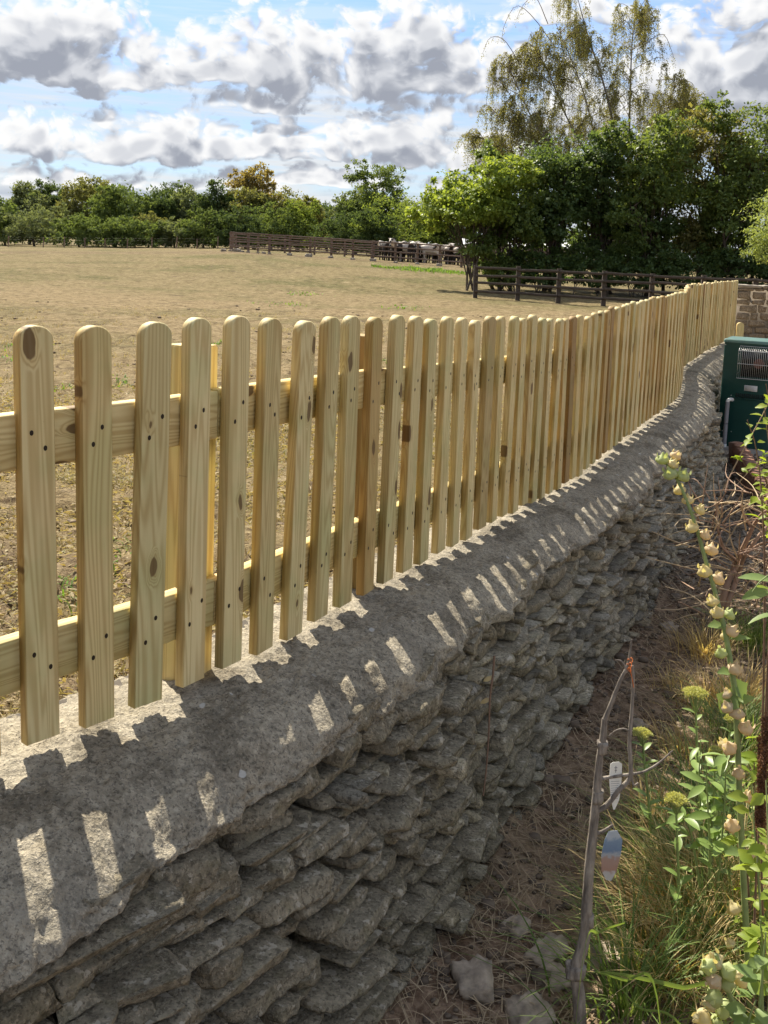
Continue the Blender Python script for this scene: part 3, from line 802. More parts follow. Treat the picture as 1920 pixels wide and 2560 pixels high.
def crown(mb, r, blobs, n, size, clump=.22, aspect=.62, droop=.15, hollow=.55):
    """leaves gathered in clumps through the volume of several ellipsoids"""
    vol = np.array([b[3] * b[4] * b[5] for b in blobs]) ** (2 / 3); share = vol / vol.sum()
    tips = []
    for b, sh in zip(blobs, share):
        nb = int(n * sh); rm = (b[3] * b[4] * b[5]) ** (1 / 3)
        per = 42; nc = max(6, nb // per)
        d = r.normal(size=(nc, 3)); d /= np.linalg.norm(d, axis=1)[:, None]
        low = d[:, 2] < -.45; d[low, 2] *= .4
        rad = hollow + (1.02 - hollow) * r.random(nc) ** .7
        rad *= 1 + .16 * fbm(d * 1.7 + np.array(b[:3]), 1.0, 2, .5, 7)
        C = np.array(b[:3]) + d * rad[:, None] * np.array(b[3:6]); tips.append(C)
        cr = rm * clump * r.uniform(.55, 1.35, nc)
        k = np.repeat(np.arange(nc), per)
        o = r.normal(size=(len(k), 3)) * np.array([.55, .55, .36]) * cr[k][:, None]
        P = C[k] + o
        A = d[k] * .5 + r.normal(size=(len(k), 3)) * .8; A[:, 2] -= droop
        N = np.array([0, 0, 1.0]) * .9 + d[k] * .4 + r.normal(size=(len(k), 3)) * .55
        L = size * r.uniform(.6, 1.35, len(k))
        leaves(mb, P, A, N, L, L * aspect)
    return np.concatenate(tips)
def limbs(mb, r, base, top, tips, r0, n=12, sides=5, spread=.5):
    base = np.array(base, float); top = np.array(top, float)
    sway = np.array([r.normal(0, .04), r.normal(0, .04), 0]) * (top[2] - base[2])
    tr = curve([base, base * .6 + top * .4 + sway, top], 9)
    tube(mb, tr, np.linspace(r0, r0 * .3, 9), 7)
    if len(tips):
        for t in tips[r.choice(len(tips), min(n, len(tips)), replace=False)]:
            i = r.integers(2, 8); s = tr[i]
            mid = s * .5 + t * .5; mid[2] += .12 * np.linalg.norm(t - s) * (1 if t[2] > s[2] else .4)
            tube(mb, curve([s, mid, t], 6), np.linspace(r0 * .38, r0 * .06, 6), sides, cap=False)
def tree(name, label, base, blobs, n, size, lm, seed, r0=.16, group=None, cat='tree', nl=14, stems=1, clump=.22, aspect=.62, hollow=.55):
    """blobs are relative to the base"""
    r = np.random.default_rng(seed)
    t = thing(name, label, cat, base, group)
    cb = MB(); tips = crown(cb, r, blobs, n, size, clump, aspect, hollow=hollow)
    cb.obj('crown', LM[lm] if isinstance(lm, str) else lm, t)
    tb = MB(); zt = max(b[2] for b in blobs)
    for k in range(stems):
        dx, dy = (0, 0) if stems == 1 else (r.normal(0, .35), r.normal(0, .35))
        b = blobs[k % len(blobs)]
        limbs(tb, r, (dx, dy, -.15), (b[0], b[1], max(b[2], zt * .6)), tips, r0, nl)
    tb.obj('trunk', M['bark'], t, smooth=True)
    return t
def px_tree(name, label, x, ytop, w, Y, lm, seed, n=5200, size=.34, cat='tree', group='trees along the far side of the field', base_frac=0.0, style=0, **kw):
    """a tree at depth Y whose crown spans w pixels about column x and reaches up to row ytop"""
    top = PY(x, ytop, Y); X = top[0]; gz = float(field_z(X, Y)); H = top[2] - gz; R = w / FPX * Y / 2 * 1.22
    r = np.random.default_rng(seed + 500)
    zc = H * (.56 if style == 0 else .62); rz = H - zc
    blobs = [(r.uniform(-.15, .15) * R, 0, zc, R * .66, R * .66, rz), (-R * .42, r.uniform(-.4, .4) * R, H * .42, R * .60, R * .6, H * .34), (R * .42, r.uniform(-.4, .4) * R, H * .45, R * .58, R * .6, H * .34)]
    for _ in range(8):
        a = r.random() * 6.28; q = r.uniform(.3, .95) * R; k = r.uniform(.24, .42)
        blobs.append((math.cos(a) * q, math.sin(a) * q, H * r.uniform(.25, .84), R * k, R * k, H * k * .45))
    blobs.append((0, -.1 * R, H * .20, R * 1.0, R * .7, H * .25))
    return tree(name, label, (X, Y, gz), blobs, n, size, FM[lm], seed, r0=.02 * H + .05, group=group, cat=cat, **kw)
def far_trees():
    z = lambda x: x * .663
    zy = lambda y: 380 + y * .663
    L = [  # zoom x, top, width, depth, leaf, name, label
        (-30, 150, 130, 116, 'dark', 'broadleaf_tree', 'dark rounded tree at the edge of the wood behind low hawthorn scrub'),
        (20, 205, 110, 108, 'mid', 'hawthorn_bush', 'dense green hawthorn bush at the foot of the dark rounded tree'),
        (112, 92, 130, 124, 'grey', 'willow_tree', 'pale grey-green willow rising behind the hawthorn scrub'),
        (205, 92, 140, 127, 'dark', 'broadleaf_tree', 'broad dark green tree with a flat top beside the pale willow'),
        (130, 225, 200, 106, 'grey', 'hawthorn_bush', 'wide low greyish bush on the field edge below the pale willow'),
        (318, 84, 160, 118, 'olive', 'broadleaf_tree', 'tall olive-brown tree with a ragged top left of the bright green one'),
        (435, 118, 200, 110, 'mid', 'broadleaf_tree', 'big bright green rounded tree standing forward of the hedge line'),
        (585, 134, 150, 117, 'dark', 'broadleaf_tree', 'dark green leaning tree right of the big bright rounded one'),
        (630, 112, 170, 142, 'dark', 'broadleaf_tree', 'far dark tree top showing behind the hedge line'),
        (560, 240, 130, 107, 'olive', 'hawthorn_bush', 'low olive bush under the dark leaning tree'),
        (712, 124, 130, 119, 'grey', 'broadleaf_tree', 'grey-green tree between the dark leaning tree and the dark column'),
        (660, 270, 150, 106, 'grey', 'elder_bush', 'low pale elder bush at the fence below the grey-green tree'),
        (815, 106, 120, 112, 'dark', 'broadleaf_tree', 'narrow dark column of a tree next to the yellowing tree'),
        (965, 50, 150, 117, 'yellow', 'ash_tree', 'tall tree with a sparse yellow-brown top behind the pen corner'),
        (930, 130, 190, 113, 'olive', 'broadleaf_tree', 'olive green tree wrapped round the foot of the yellowing one'),
        (1070, 122, 170, 118, 'olive', 'broadleaf_tree', 'olive rounded tree just right of the yellowing tree'),
        (1030, 210, 170, 106, 'mid', 'hawthorn_bush', 'mid green bush behind the near corner of the pen'),
        (1150, 172, 170, 121, 'olive', 'broadleaf_tree', 'lower yellowish tree over the middle of the pen'),
        (1130, 215, 110, 108, 'lime', 'hazel_bush', 'small bright lime bush over the middle of the pen'),
        (1240, 186, 170, 150, 'dark', 'broadleaf_tree', 'far dark tree in the dip of the skyline'),
        (1430, 28, 190, 112, 'mid', 'ash_tree', 'tall airy ash with a domed top above the cattle'),
        (1350, 120, 170, 114, 'grey', 'broadleaf_tree', 'pale green shoulder tree left of the tall ash'),
        (1310, 226, 200, 104, 'dark', 'hawthorn_bush', 'dark spreading thicket under the tall ash'),
        (1525, 148, 230, 102, 'lime', 'hazel_bush', 'bright yellow-green rounded tree above the cattle'),
        (1690, 150, 240, 106, 'mid', 'broadleaf_tree', 'green tree half hidden by the hedge right of the cattle'),
        (1420, 250, 120, 99, 'dark', 'hawthorn_bush', 'small dark bush between the ash thicket and the lime tree'),
        (300, 260, 180, 104, 'mid', 'hawthorn_bush', 'mid green bush at the foot of the olive-brown tree'),
        (480, 275, 150, 103, 'mid', 'hawthorn_bush', 'shady green bush on the field edge under the bright rounded tree'),
        (770, 235, 130, 104, 'mid', 'hawthorn_bush', 'shady bush in front of the dark column tree'),
        (900, 240, 130, 101, 'dark', 'hawthorn_bush', 'dark bush right behind the corner post of the pen'),
    ]
    rr = np.random.default_rng(2)
    for k, (x, t, w, Y, lm, nm, lb) in enumerate(L):
        bush = nm.endswith('bush'); t = t - (rr.uniform(0, 55) if bush else rr.uniform(-4, 8)); w = w * (rr.uniform(1.0, 1.35) if bush else 1.05)
        px_tree(nm, lb, z(x), zy(t), z(w), Y, lm, 100 + k, n=9000 if bush else 17000, size=.27 if not bush else .22, cat='bush' if bush else 'tree',
                style=1 if nm == 'ash_tree' else 0, hollow=.35 if nm == 'ash_tree' else .5)
    # a far wood closing the skyline
    r = np.random.default_rng(77); mb = MB()
    blobs = []
    for X in np.arange(-120, 75, 5.5):
        h = 9.0 + 2.6 * r.random() - (2.5 if X > -30 else 0)
        blobs.append((X + r.normal(0, 1), 195 + r.normal(0, 6), h * .5 + .5, 4.5, 4, h * .5))
    crown(mb, r, blobs, 40000, .75, .3)
    mb.obj('distant_wood', FM['dark'], kind='stuff', label='distant wood closing the skyline behind the field trees', category='wood')
far_trees()

def near_hedge():
    z = lambda x: 1000 + x * .5546
    zy = lambda y: y * .5546
    L = [
        (345, 735, 440, 43.5, 'lime', 'hazel_tree', 'bright yellow-green hazel at the open end of the dark rail fence'),
        (490, 690, 330, 44.5, 'mid', 'broadleaf_tree', 'leafy green tree between the hazel and the dark hedge trees'),
        (700, 610, 420, 45, 'dark', 'broadleaf_tree', 'dark broad tree below the left skirts of the birch'),
        (960, 590, 400, 46, 'dark', 'broadleaf_tree', 'dark dense tree right under the middle of the birch'),
        (1190, 530, 400, 45, 'mid', 'broadleaf_tree', 'tall green tree under the right skirts of the birch'),
        (1400, 475, 380, 46.5, 'olive', 'broadleaf_tree', 'tallest hedge tree with yellowing sprays along its top'),
        (1600, 465, 380, 45, 'mid', 'broadleaf_tree', 'large hedge tree beyond the end of the picket fence'),
        (1830, 480, 400, 46, 'dark', 'broadleaf_tree', 'dark hedge tree standing behind the feathery pale tree'),
    ]
    for k, (x, t, w, Y, lm, nm, lb) in enumerate(L):
        top = PY(z(x), zy(t), Y); X = top[0]; H = top[2]; R = w * .5546 / FPX * Y / 2
        r = np.random.default_rng(300 + k)
        blobs = [(0, 0, H * .64, R * .8, 1.9, H * .36)]
        for _ in range(9):
            a = r.uniform(-1, 1); q = r.uniform(.28, .92)
            blobs.append((a * R, r.uniform(-1.3, .9), H * q, R * .40, 1.0, H * .16 * (1.15 - abs(a) * .4)))
        if k == 0:
            blobs = [(b0, b1, max(b2, H * (.60 if b0 < .25 * R else .36)), b3, b4, min(b5, H * .22)) for (b0, b1, b2, b3, b4, b5) in blobs]
            blobs += [(-R * .55, 0, H * .62, R * .35, 1.0, H * .13), (-R * .8, 0, H * .50, R * .22, .7, H * .09)]
        else: blobs.append((0, .6, H * .22, R * .95, .8, H * .20))
        tree(nm, lb, (X, Y, float(field_z(X, Y))), blobs, 19000, .165, lm, 330 + k, r0=.055 if k == 0 else .09, group='hedge trees behind the dark rail fence', stems=4, nl=16, clump=.24, hollow=.45)
    # shade shrubs low in the hedge
    for k, (x, w, h, lm) in enumerate(((470, 130, 1.5, 'mid'), (640, 190, 1.7, 'dark'), (860, 200, 1.9, 'dark'), (1080, 200, 1.9, 'dark'), (1300, 220, 2.0, 'dark'), (1520, 220, 2.0, 'dark'), (1740, 240, 2.0, 'dark'))):
        p = PY(z(x), zy(1200), 43.6); R = w * .5546 / FPX * 43.6 / 2 * 1.25
        lbs = ['ivy-green shrub at the hazel end of the hedge bottom'] + ['dark shade shrub behind the %s bay of the dark rail fence, counted from the hazel' % w_ for w_ in ('second', 'third', 'fourth', 'fifth', 'sixth', 'seventh')]
        tree('hedge_shrub', lbs[k], (p[0], 43.6, 0), [(0, 0, h * .5, R, .9, h * .55), (R * .5, .3, h * .8, R * .6, .7, h * .4), (-R * .5, .2, h * .75, R * .6, .7, h * .45)], 4200, .14, lm, 370 + k, r0=.03, cat='shrub', group='shrubs in the hedge bottom', nl=10, stems=3)
    # feathery pale tree at the right, nearer
    t = PY(1985, 470, 21.0)
    tree('acacia_tree', 'pale feathery green tree reaching in above the stone end wall', (t[0] + .25, 21.0, 0),
         [(0, 0, t[2] - .75, 1.15, 1.0, .95), (-.62, -.1, t[2] - 1.0, .55, .5, .40), (-.35, .1, t[2] - .35, .5, .5, .45), (-.5, 0, t[2] - 1.35, .6, .5, .28), (.5, .1, t[2] - .2, .8, .7, .6)], 17000, .065, 'feather', 401, r0=.06, nl=20, clump=.20, aspect=.34, hollow=.3)
near_hedge()

def birch():
    r = np.random.default_rng(21); Y = 53.0
    base = PY(1545, 640, Y); gz = float(field_z(base[0], Y))
    t = thing('birch_tree', 'tall airy silver birch with weeping twigs rising above the hedge', 'tree', (base[0], Y, gz))
    org = np.array([base[0], Y, gz])
    tb, cb, wb = MB(), MB(), MB()
    def at(px, py, dy=0): return PY(px, py, Y + dy) - org
    stems = [([(1550, 640), (1548, 420), (1520, 250), (1470, 90), (1440, -20)], .16), ([(1552, 640), (1570, 420), (1575, 250), (1580, 110), (1590, 40)], .13),
             ([(1540, 640), (1480, 420), (1420, 300), (1370, 180), (1330, 110)], .12), ([(1540, 640), (1440, 430), (1350, 330), (1300, 230), (1265, 150)], .11),
             ([(1556, 640), (1620, 430), (1660, 300), (1690, 210)], .10), ([(1545, 640), (1500, 400), (1455, 220), (1390, 60)], .11), ([(1545, 640), (1390, 470), (1260, 390), (1215, 360)], .08), ([(1550, 640), (1640, 470), (1700, 330), (1720, 260)], .09), ([(1545, 640), (1420, 430), (1300, 320), (1240, 290)], .08)]
    for pts, rad in stems:
        c = curve([at(*p, r.normal(0, .5)) for p in pts], 22); tube(tb, c, np.linspace(rad * .62, .012, 22), 6)
        for k in range(44):
            i = r.integers(5, 22); s = c[i]
            a = r.random() * 6.28; ln = r.uniform(.7, 2.2) * (1.15 - i / 40)
            d = np.array([math.cos(a), math.sin(a) * .8, r.uniform(.2, .9)]); d /= np.linalg.norm(d)
            e = s + d * ln
            bc = curve([s, s + d * ln * .55 + np.array([0, 0, .12]), e, e + np.array([d[0] * .25, d[1] * .25, -r.uniform(.1, .6)])], 9)
            tube(wb, bc, np.linspace(.018, .005, 9), 3, cap=False)
            for _ in range(r.integers(7, 12)):     # weeping twigs
                q = bc[r.integers(3, 9)]; L = r.uniform(.5, 1.7)
                sw = np.array([r.normal(0, .22), r.normal(0, .22), 0])
                tw = curve([q, q + sw * .7 + np.array([0, 0, -.25 * L]), q + sw + np.array([0, 0, -L])], 6)
                tube(wb, tw, np.linspace(.006, .003, 6), 3, cap=False)
                m = int(L * r.uniform(26, 54)); u = r.random(m) * 5; ii = np.minimum(u.astype(int), 4); f = (u - ii)[:, None]
                P = tw[ii] * (1 - f) + tw[ii + 1] * f + r.normal(0, .05, (m, 3))
                A = r.normal(size=(m, 3)) * .6; A[:, 2] -= .8
                leaves(cb, P, A, r.normal(size=(m, 3)) + np.array([0, 0, .3]), .066 * r.uniform(.7, 1.4, m), .046)
    # long whippy shoots arching out on the left
    for pts in ([(1390, 120), (1330, 40), (1290, 15), (1262, 60), (1255, 95)], [(1300, 160), (1260, 100), (1225, 95), (1206, 135)], [(1290, 260), (1250, 205), (1222, 220), (1215, 270)], [(1370, 60), (1340, -5), (1310, 10), (1290, 50)], [(1600, 120), (1655, 85), (1680, 130), (1686, 160)], [(1640, 200), (1710, 200), (1735, 215), (1733, 245)]):
        c = curve([at(*p) for p in pts], 12); tube(wb, c, np.linspace(.02, .006, 12), 4, cap=False)
        m = 70; i = r.integers(4, 12, m); P = c[i] + r.normal(0, .06, (m, 3)); P[:, 2] -= r.random(m) * .25
        A = r.normal(size=(m, 3)) * .5; A[:, 2] -= .9; leaves(cb, P, A, r.normal(size=(m, 3)), .06, .04)
    tb.obj('trunk', M['birchbark'], t, smooth=True); wb.obj('twigs', M['twig'], t); cb.obj('crown', LM['birch'], t)
M['twig'] = plain('twig_bark', (.19, .135, .095), .85, var=.3)
birch()

# ------------------------------------------------------------------ rail fences
def rough_bar(mb, a, b, w, h, r, n=6, sag=.0):
    a, b = np.array(a, float), np.array(b, float); t = np.linspace(0, 1, n)[:, None]
    P = a + (b - a) * t; P[:, 2] -= sag * np.sin(t[:, 0] * np.pi); P[1:-1] += r.normal(0, .006, (n - 2, 3))
    d = (b - a) / np.linalg.norm(b - a)
    if abs(d[2]) > .7: S = np.array([1.0, 0, 0]); U = np.array([0, 1.0, 0])
    else:
        S = np.cross(d, (0, 0, 1.0)); S /= np.linalg.norm(S); U = np.array([0, 0, 1.0])
    V = np.stack([P - S * w / 2 - U * h / 2, P + S * w / 2 - U * h / 2, P + S * w / 2 + U * h / 2, P - S * w / 2 + U * h / 2], 1).reshape(-1, 3)
    i = np.arange(n - 1)[:, None] * 4; j = np.arange(4)[None]; k = (j + 1) % 4
    mb.add(V, np.stack([i + j, i + k, i + 4 + k, i + 4 + j], -1).reshape(-1, 4)); mb.add(V[:4], [[3, 2, 1, 0]]); mb.add(V[-4:], [[0, 1, 2, 3]])
def rail_fence(name, label, pts, rails, post_h, pw, rw, rh, m, seed, facing=-1, step_rail=2):
    """posts at pts (x, y, ground z), rails nailed on the side facing the camera"""
    r = np.random.default_rng(seed); f = thing(name, label, 'fence', pts[0])
    o = np.array(pts[0], float); P = [np.array(p, float) - o for p in pts]
    for p in P:
        mb = MB(); t = r.normal(0, .012, 2)
        rough_bar(mb, p + [0, 0, -.2], p + [t[0], t[1], post_h + r.normal(0, .02)], pw, pw, r, 4); mb.obj('post', m, f)
    for i in range(0, len(P) - 1):
        for z in rails:
            a, b = P[i].copy(), P[i + 1].copy(); d = (b - a) / np.linalg.norm(b - a); nrm = np.array([-d[1], d[0], 0]) * (pw / 2 + rw / 2 + .004)
            if (nrm[1] < 0) != (facing < 0): nrm = -nrm
            mb = MB(); ov = d * .01
            rough_bar(mb, a + nrm + [0, 0, z + r.normal(0, .012)] + ov, b + nrm + [0, 0, z + r.normal(0, .012)] - ov, rw, rh, r, 6, r.uniform(0, .012))
            mb.obj('rail', m, f)
    return f
def ground(px, py, Y):
    p = PY(px, py, Y); return (p[0], Y, float(field_z(p[0], Y)))
def fences():
    # dark rail fence in front of the hedge
    xs = [1190, 1296, 1398, 1512, 1632, 1760, 1890, 2030]
    pts = []
    for k, x in enumerate(xs):
        Y = 38.0 - .55 * k; p = PY(x, 700, Y); pts.append((p[0], Y, 0.0))
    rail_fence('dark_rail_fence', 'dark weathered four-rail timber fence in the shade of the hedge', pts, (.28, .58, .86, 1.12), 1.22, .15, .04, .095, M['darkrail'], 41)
    # pen: near side, end, far side
    zx = lambda x: 550 + x * .422
    near = [PY(zx(x), 620, 73.0 - .004 * x) for x in (64, 168, 292, 413, 535, 660, 788, 910, 1040, 1172, 1303, 1435, 1548)]
    pts = [(p[0], p[1], float(field_z(p[0], p[1]))) for p in near]
    rail_fence('cattle_pen_fence', 'weathered cattle pen fence of posts and rails along the front of the pen', pts, (.36, .70, 1.0, 1.30), 1.34, .16, .06, .09, M['penrail'], 42)
    far = []
    for x, Y in ((64, 73.4), (75, 77), (95, 81), (225, 83), (385, 83), (560, 83), (740, 83), (900, 82.5), (1080, 82), (1300, 82), (1500, 82)):
        p = PY(zx(x), 615, Y); far.append((p[0], Y, float(field_z(p[0], Y))))
    rail_fence('cattle_pen_fence', 'weathered fence closing the back of the cattle pen', far, (.45, .85, 1.25), 1.34, .15, .06, .10, M['penrail'], 43)
    # stock wire along the trees
    f = thing('wire_fence', 'thin stock fence of wooden stakes and wire along the far trees', 'fence'); r = np.random.default_rng(44)
    prev = None
    for k, x in enumerate((20, 108, 160, 212, 262, 318, 380, 440, 492, 545, 620)):
        p = PY(x, 610, 98.0); q = np.array([p[0], 98.0, float(field_z(p[0], 98.0))])
        mb = MB(); rough_bar(mb, q + [0, 0, -.1], q + [r.normal(0, .05), 0, 1.0 + r.normal(0, .12)], .085, .085, r, 3); mb.obj('stake', M['penrail'], f)
        if prev is not None:
            for z in (.4, .7, .92):
                mb = MB(); tube(mb, [prev + [0, 0, z], q + [0, 0, z]], .0018, 3); mb.obj('wire', M['wire'], f)
        prev = q
M['wire'] = plain('galvanised_wire', (.07, .065, .06), .5, .6)
fences()

def pen_stones():
    r = np.random.default_rng(9)
    zx = lambda x: 550 + x * .422; zy = lambda y: 560 + y * .422
    L = [(20, 175, 60), (100, 178, 80), (165, 180, 50), (225, 184, 35), (258, 186, 40), (292, 186, 45), (411, 192, 65), (525, 198, 90), (655, 208, 70), (785, 217, 75), (905, 222, 80), (1040, 226, 60), (1170, 235, 50), (1300, 242, 55), (130, 158, 40), (60, 160, 50)]
    for k, (x, y, w) in enumerate(L):
        p = PY(zx(x), zy(y), 72.0 - .004 * x); s = w * .422 / FPX * 72 * r.uniform(.35, .6)
        W, F = stone_mesh(r, s, s * .8, s * .6, 7, 5, 5, seed=k + 60, rough=8)
        mb = MB(); mb.add(W, F)
        mb.obj('boulder', M['boulder'], None, smooth=True, loc=(p[0], p[1], float(field_z(p[0], p[1])) + s * .12), label='pale limestone boulder lying at the foot of the pen fence', category='boulder', group='boulders along the pen fence')
M['boulder'] = plain('pale_boulder', (.34, .295, .235), .95, var=.35, scale=6)
pen_stones()

# ------------------------------------------------------------------ cattle
def cow_mesh(pose):
    """one continuous body: trunk rings run nose to tail, legs grown out of the belly"""
    bm = MB()
    me = bpy.data.meshes.new('cow'); V = []; E = []; R = []
    def v(p, rx, ry=None): V.append(p); R.append((rx, ry or rx)); return len(V) - 1
    def e(a, b): E.append((a, b))
    hz = {'up': (1.45, 1.50), 'low': (1.10, .98), 'mid': (1.30, 1.27)}[pose]
    rump = v((-.78, 0, 1.20), .20, .22); hip = v((-.55, 0, 1.14), .29, .30); loin = v((-.15, 0, 1.06), .31, .36); chest = v((.30, 0, 1.06), .29, .36); sh = v((.60, 0, 1.12), .23, .30)
    nk = v((.85, 0, hz[0]), .14, .19); hd = v((1.08, 0, hz[1] + .03), .12, .14); mz = v((1.32, 0, hz[1] - .13), .085, .09); ns = v((1.42, 0, hz[1] - .19), .07, .07)
    for a, b in ((rump, hip), (hip, loin), (loin, chest), (chest, sh), (sh, nk), (nk, hd), (hd, mz), (mz, ns)): e(a, b)
    for sy in (-1, 1):
        k1 = v((.50, .17 * sy, .72), .105); k2 = v((.50, .17 * sy, .40), .062); k3 = v((.49, .17 * sy, .08), .048); k4 = v((.53, .17 * sy, .0), .055)
        e(sh, k1); e(k1, k2); e(k2, k3); e(k3, k4)
        h1 = v((-.52, .18 * sy, .80), .15); h2 = v((-.68, .18 * sy, .48), .07); h3 = v((-.62, .18 * sy, .10), .048); h4 = v((-.58, .18 * sy, .0), .056)
        e(hip, h1); e(h1, h2); e(h2, h3); e(h3, h4)
        er = v((1.02, .13 * sy, hz[1] + .10), .045); e2 = v((1.0, .26 * sy, hz[1] + .09), .035); e(hd, er); e(er, e2)
    t1 = v((-.92, 0, 1.22), .05); t2 = v((-.98, 0, .85), .025); t3 = v((-.97, 0, .50), .045); e(rump, t1); e(t1, t2); e(t2, t3)
    me.from_pydata(V, E, [])
    o = bpy.data.objects.new('cow_tmp', me); col.objects.link(o)
    sk = o.modifiers.new('s', 'SKIN'); sk.use_smooth_shade = True
    for i, d in enumerate(me.skin_vertices[0].data): d.radius = R[i]
    me.skin_vertices[0].data[hip].use_root = True
    sb = o.modifiers.new('u', 'SUBSURF'); sb.levels = 2; sb.render_levels = 2
    dg = bpy.context.evaluated_depsgraph_get(); m2 = bpy.data.meshes.new_from_object(o.evaluated_get(dg)); m2.name = 'cow'
    m2.polygons.foreach_set('use_smooth', np.ones(len(m2.polygons), bool))
    bpy.data.objects.remove(o); return m2
def hide(T):
    p = coords(T); r = orand(T)
    n = T.noise(T.vmath('ADD', p, T.comb(T.math('MULTIPLY', r, 31), T.math('MULTIPLY', r, 17), 0.0)), 1.5, 2, .5)
    zz = T.sep(p)[2]
    # dark sides and heads, pale along the back
    k = T.step(T.math('SUBTRACT', n, T.lin(zz, .7, 1.35, -.02, .22)), .27, .31)
    k = T.math('MULTIPLY', k, T.step(r, .12, .2))
    T.put(T.bs.inputs['Base Color'], T.mix(k, (.62, .55, .47), (.03, .024, .022)))
    T.bs.inputs['Roughness'].default_value = .7
M['hide'] = mat('cow_hide', hide)
def cattle():
    r = np.random.default_rng(31); ms = {k: cow_mesh(k) for k in ('up', 'low', 'mid')}
    for m in ms.values(): m.materials.append(M['hide'])
    zx = lambda x: 550 + x * .422
    xs = [975, 1015, 1050, 1085, 1112, 1140, 1168, 1195, 1225, 1255, 1285, 1315, 1345, 1380, 1415, 1450, 1485, 1520, 1555, 1000, 1070, 1155, 1240, 1330, 1430, 1500]
    for k, x in enumerate(xs):
        Y = 75.2 + (2.4 if k >= 19 else 0) + r.uniform(-.5, .9)
        p = PY(zx(x), 620, Y); pose = ('mid', 'low', 'up', 'mid', 'low')[k % 5]
        a = r.choice([1.57, -1.57, -1.35, 1.8, 2.8, .2, -1.8]) + r.normal(0, .2)
        lb = 'black and white cow bunched with the herd behind the pen rails'
        o = link('cow', ms[pose], None, None, (p[0], Y, float(field_z(p[0], Y)) - .005), (0, 0, a), label=lb, category='cow', group='cattle in the pen')
        sc = r.uniform(.92, 1.05); o.scale = (sc, sc, sc)
cattle()

def shed():
    p = PY(1200, 600, 88.0); gz = float(field_z(p[0], 88.0))
    t = thing('farm_shed', 'low field shed with a pale sheet roof beyond the cattle', 'shed', (p[0] + 3.2, 88.0, gz))
    mb = MB(); mb.box((-4.5, -2, 0), (4.5, 2, 1.55)); mb.obj('wall', M['penrail'], t)
    mb = MB()
    for k in range(30):
        x0 = -4.7 + k * .3133
        mb.add([(x0, -2.4, 1.6), (x0 + .157, -2.4, 1.66), (x0 + .3133, -2.4, 1.6), (x0, 2.4, 2.1), (x0 + .157, 2.4, 2.16), (x0 + .3133, 2.4, 2.1)], [(0, 1, 4, 3), (1, 2, 5, 4)])
    mb.obj('roof', M['sheet'], t)
M['sheet'] = plain('sheet_roof', (.62, .62, .60), .5, .1, .1, 3)
shed()

# ------------------------------------------------------------------ garden ground
def garden_z(X, Y):
    P = np.stack([X, Y, 0 * X], 1)
    sd = np.clip((side(X, np.clip(Y, 1.3, 17.5)) - .40) / .35, 0, 1)
    return GARDEN_Z + .03 * fbm(P, 1.3, 3, .5, 61) + .012 * fbm(P, 7, 3, .6, 62) + .035 * (1 - sd) ** 2 + .05 * np.clip((X - np.interp(Y, _pp[:, 1], _pp[:, 0]) - 1.6) / 2, 0, 1)
def soil_mat(T):
    p = coords(T)
    n1 = T.noise(p, 1.7, 4, .6); n2 = T.noise(p, 16.0, 5, .7); n3 = T.noise(p, 70.0, 4, .7)
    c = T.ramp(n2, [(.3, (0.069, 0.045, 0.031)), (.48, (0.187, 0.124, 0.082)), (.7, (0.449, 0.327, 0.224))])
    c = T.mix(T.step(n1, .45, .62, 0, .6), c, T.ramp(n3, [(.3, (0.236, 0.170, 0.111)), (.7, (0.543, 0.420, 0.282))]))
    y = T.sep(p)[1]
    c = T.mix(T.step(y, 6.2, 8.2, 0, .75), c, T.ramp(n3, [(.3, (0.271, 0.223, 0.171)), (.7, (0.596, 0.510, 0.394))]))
    T.put(T.bs.inputs['Base Color'], c); T.bs.inputs['Roughness'].default_value = .97; T.bs.inputs['Specular IOR Level'].default_value = .05
    bump(T, T.math('ADD', n2, T.math('MULTIPLY', n3, .5)), .9, .025)
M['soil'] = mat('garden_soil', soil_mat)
def build_garden():
    ys = np.concatenate([np.arange(.6, 7, .03), np.arange(7, 17.6, .08)])
    us = np.concatenate([np.arange(.30, 2.4, .03), np.arange(2.4, 12, .12)])
    UU, YY = np.meshgrid(us, ys, indexing='ij')
    X = (np.interp(np.clip(YY, 1.27, 17.5), _pp[:, 1], _pp[:, 0]) + UU).ravel(); Y = YY.ravel()
    Z = garden_z(X, Y)
    m, n = UU.shape; i = np.arange(m - 1)[:, None] * n; j = np.arange(n - 1)[None]
    mb = MB(); mb.add(np.stack([X, Y, Z], 1), np.stack([i + j, i + n + j, i + n + j + 1, i + j + 1], -1).reshape(-1, 4))
    mb.obj('garden_soil', M['soil'], smooth=True, kind='structure')
build_garden()
def gz(X, Y): return float(garden_z(np.array([float(X)]), np.array([float(Y)]))[0])
def GP(px, py):
    """point of the garden ground under a pixel"""
    p = PZ(px, py, GARDEN_Z); 
    for _ in range(3): p = PZ(px, py, gz(p[0], p[1]))
    return p

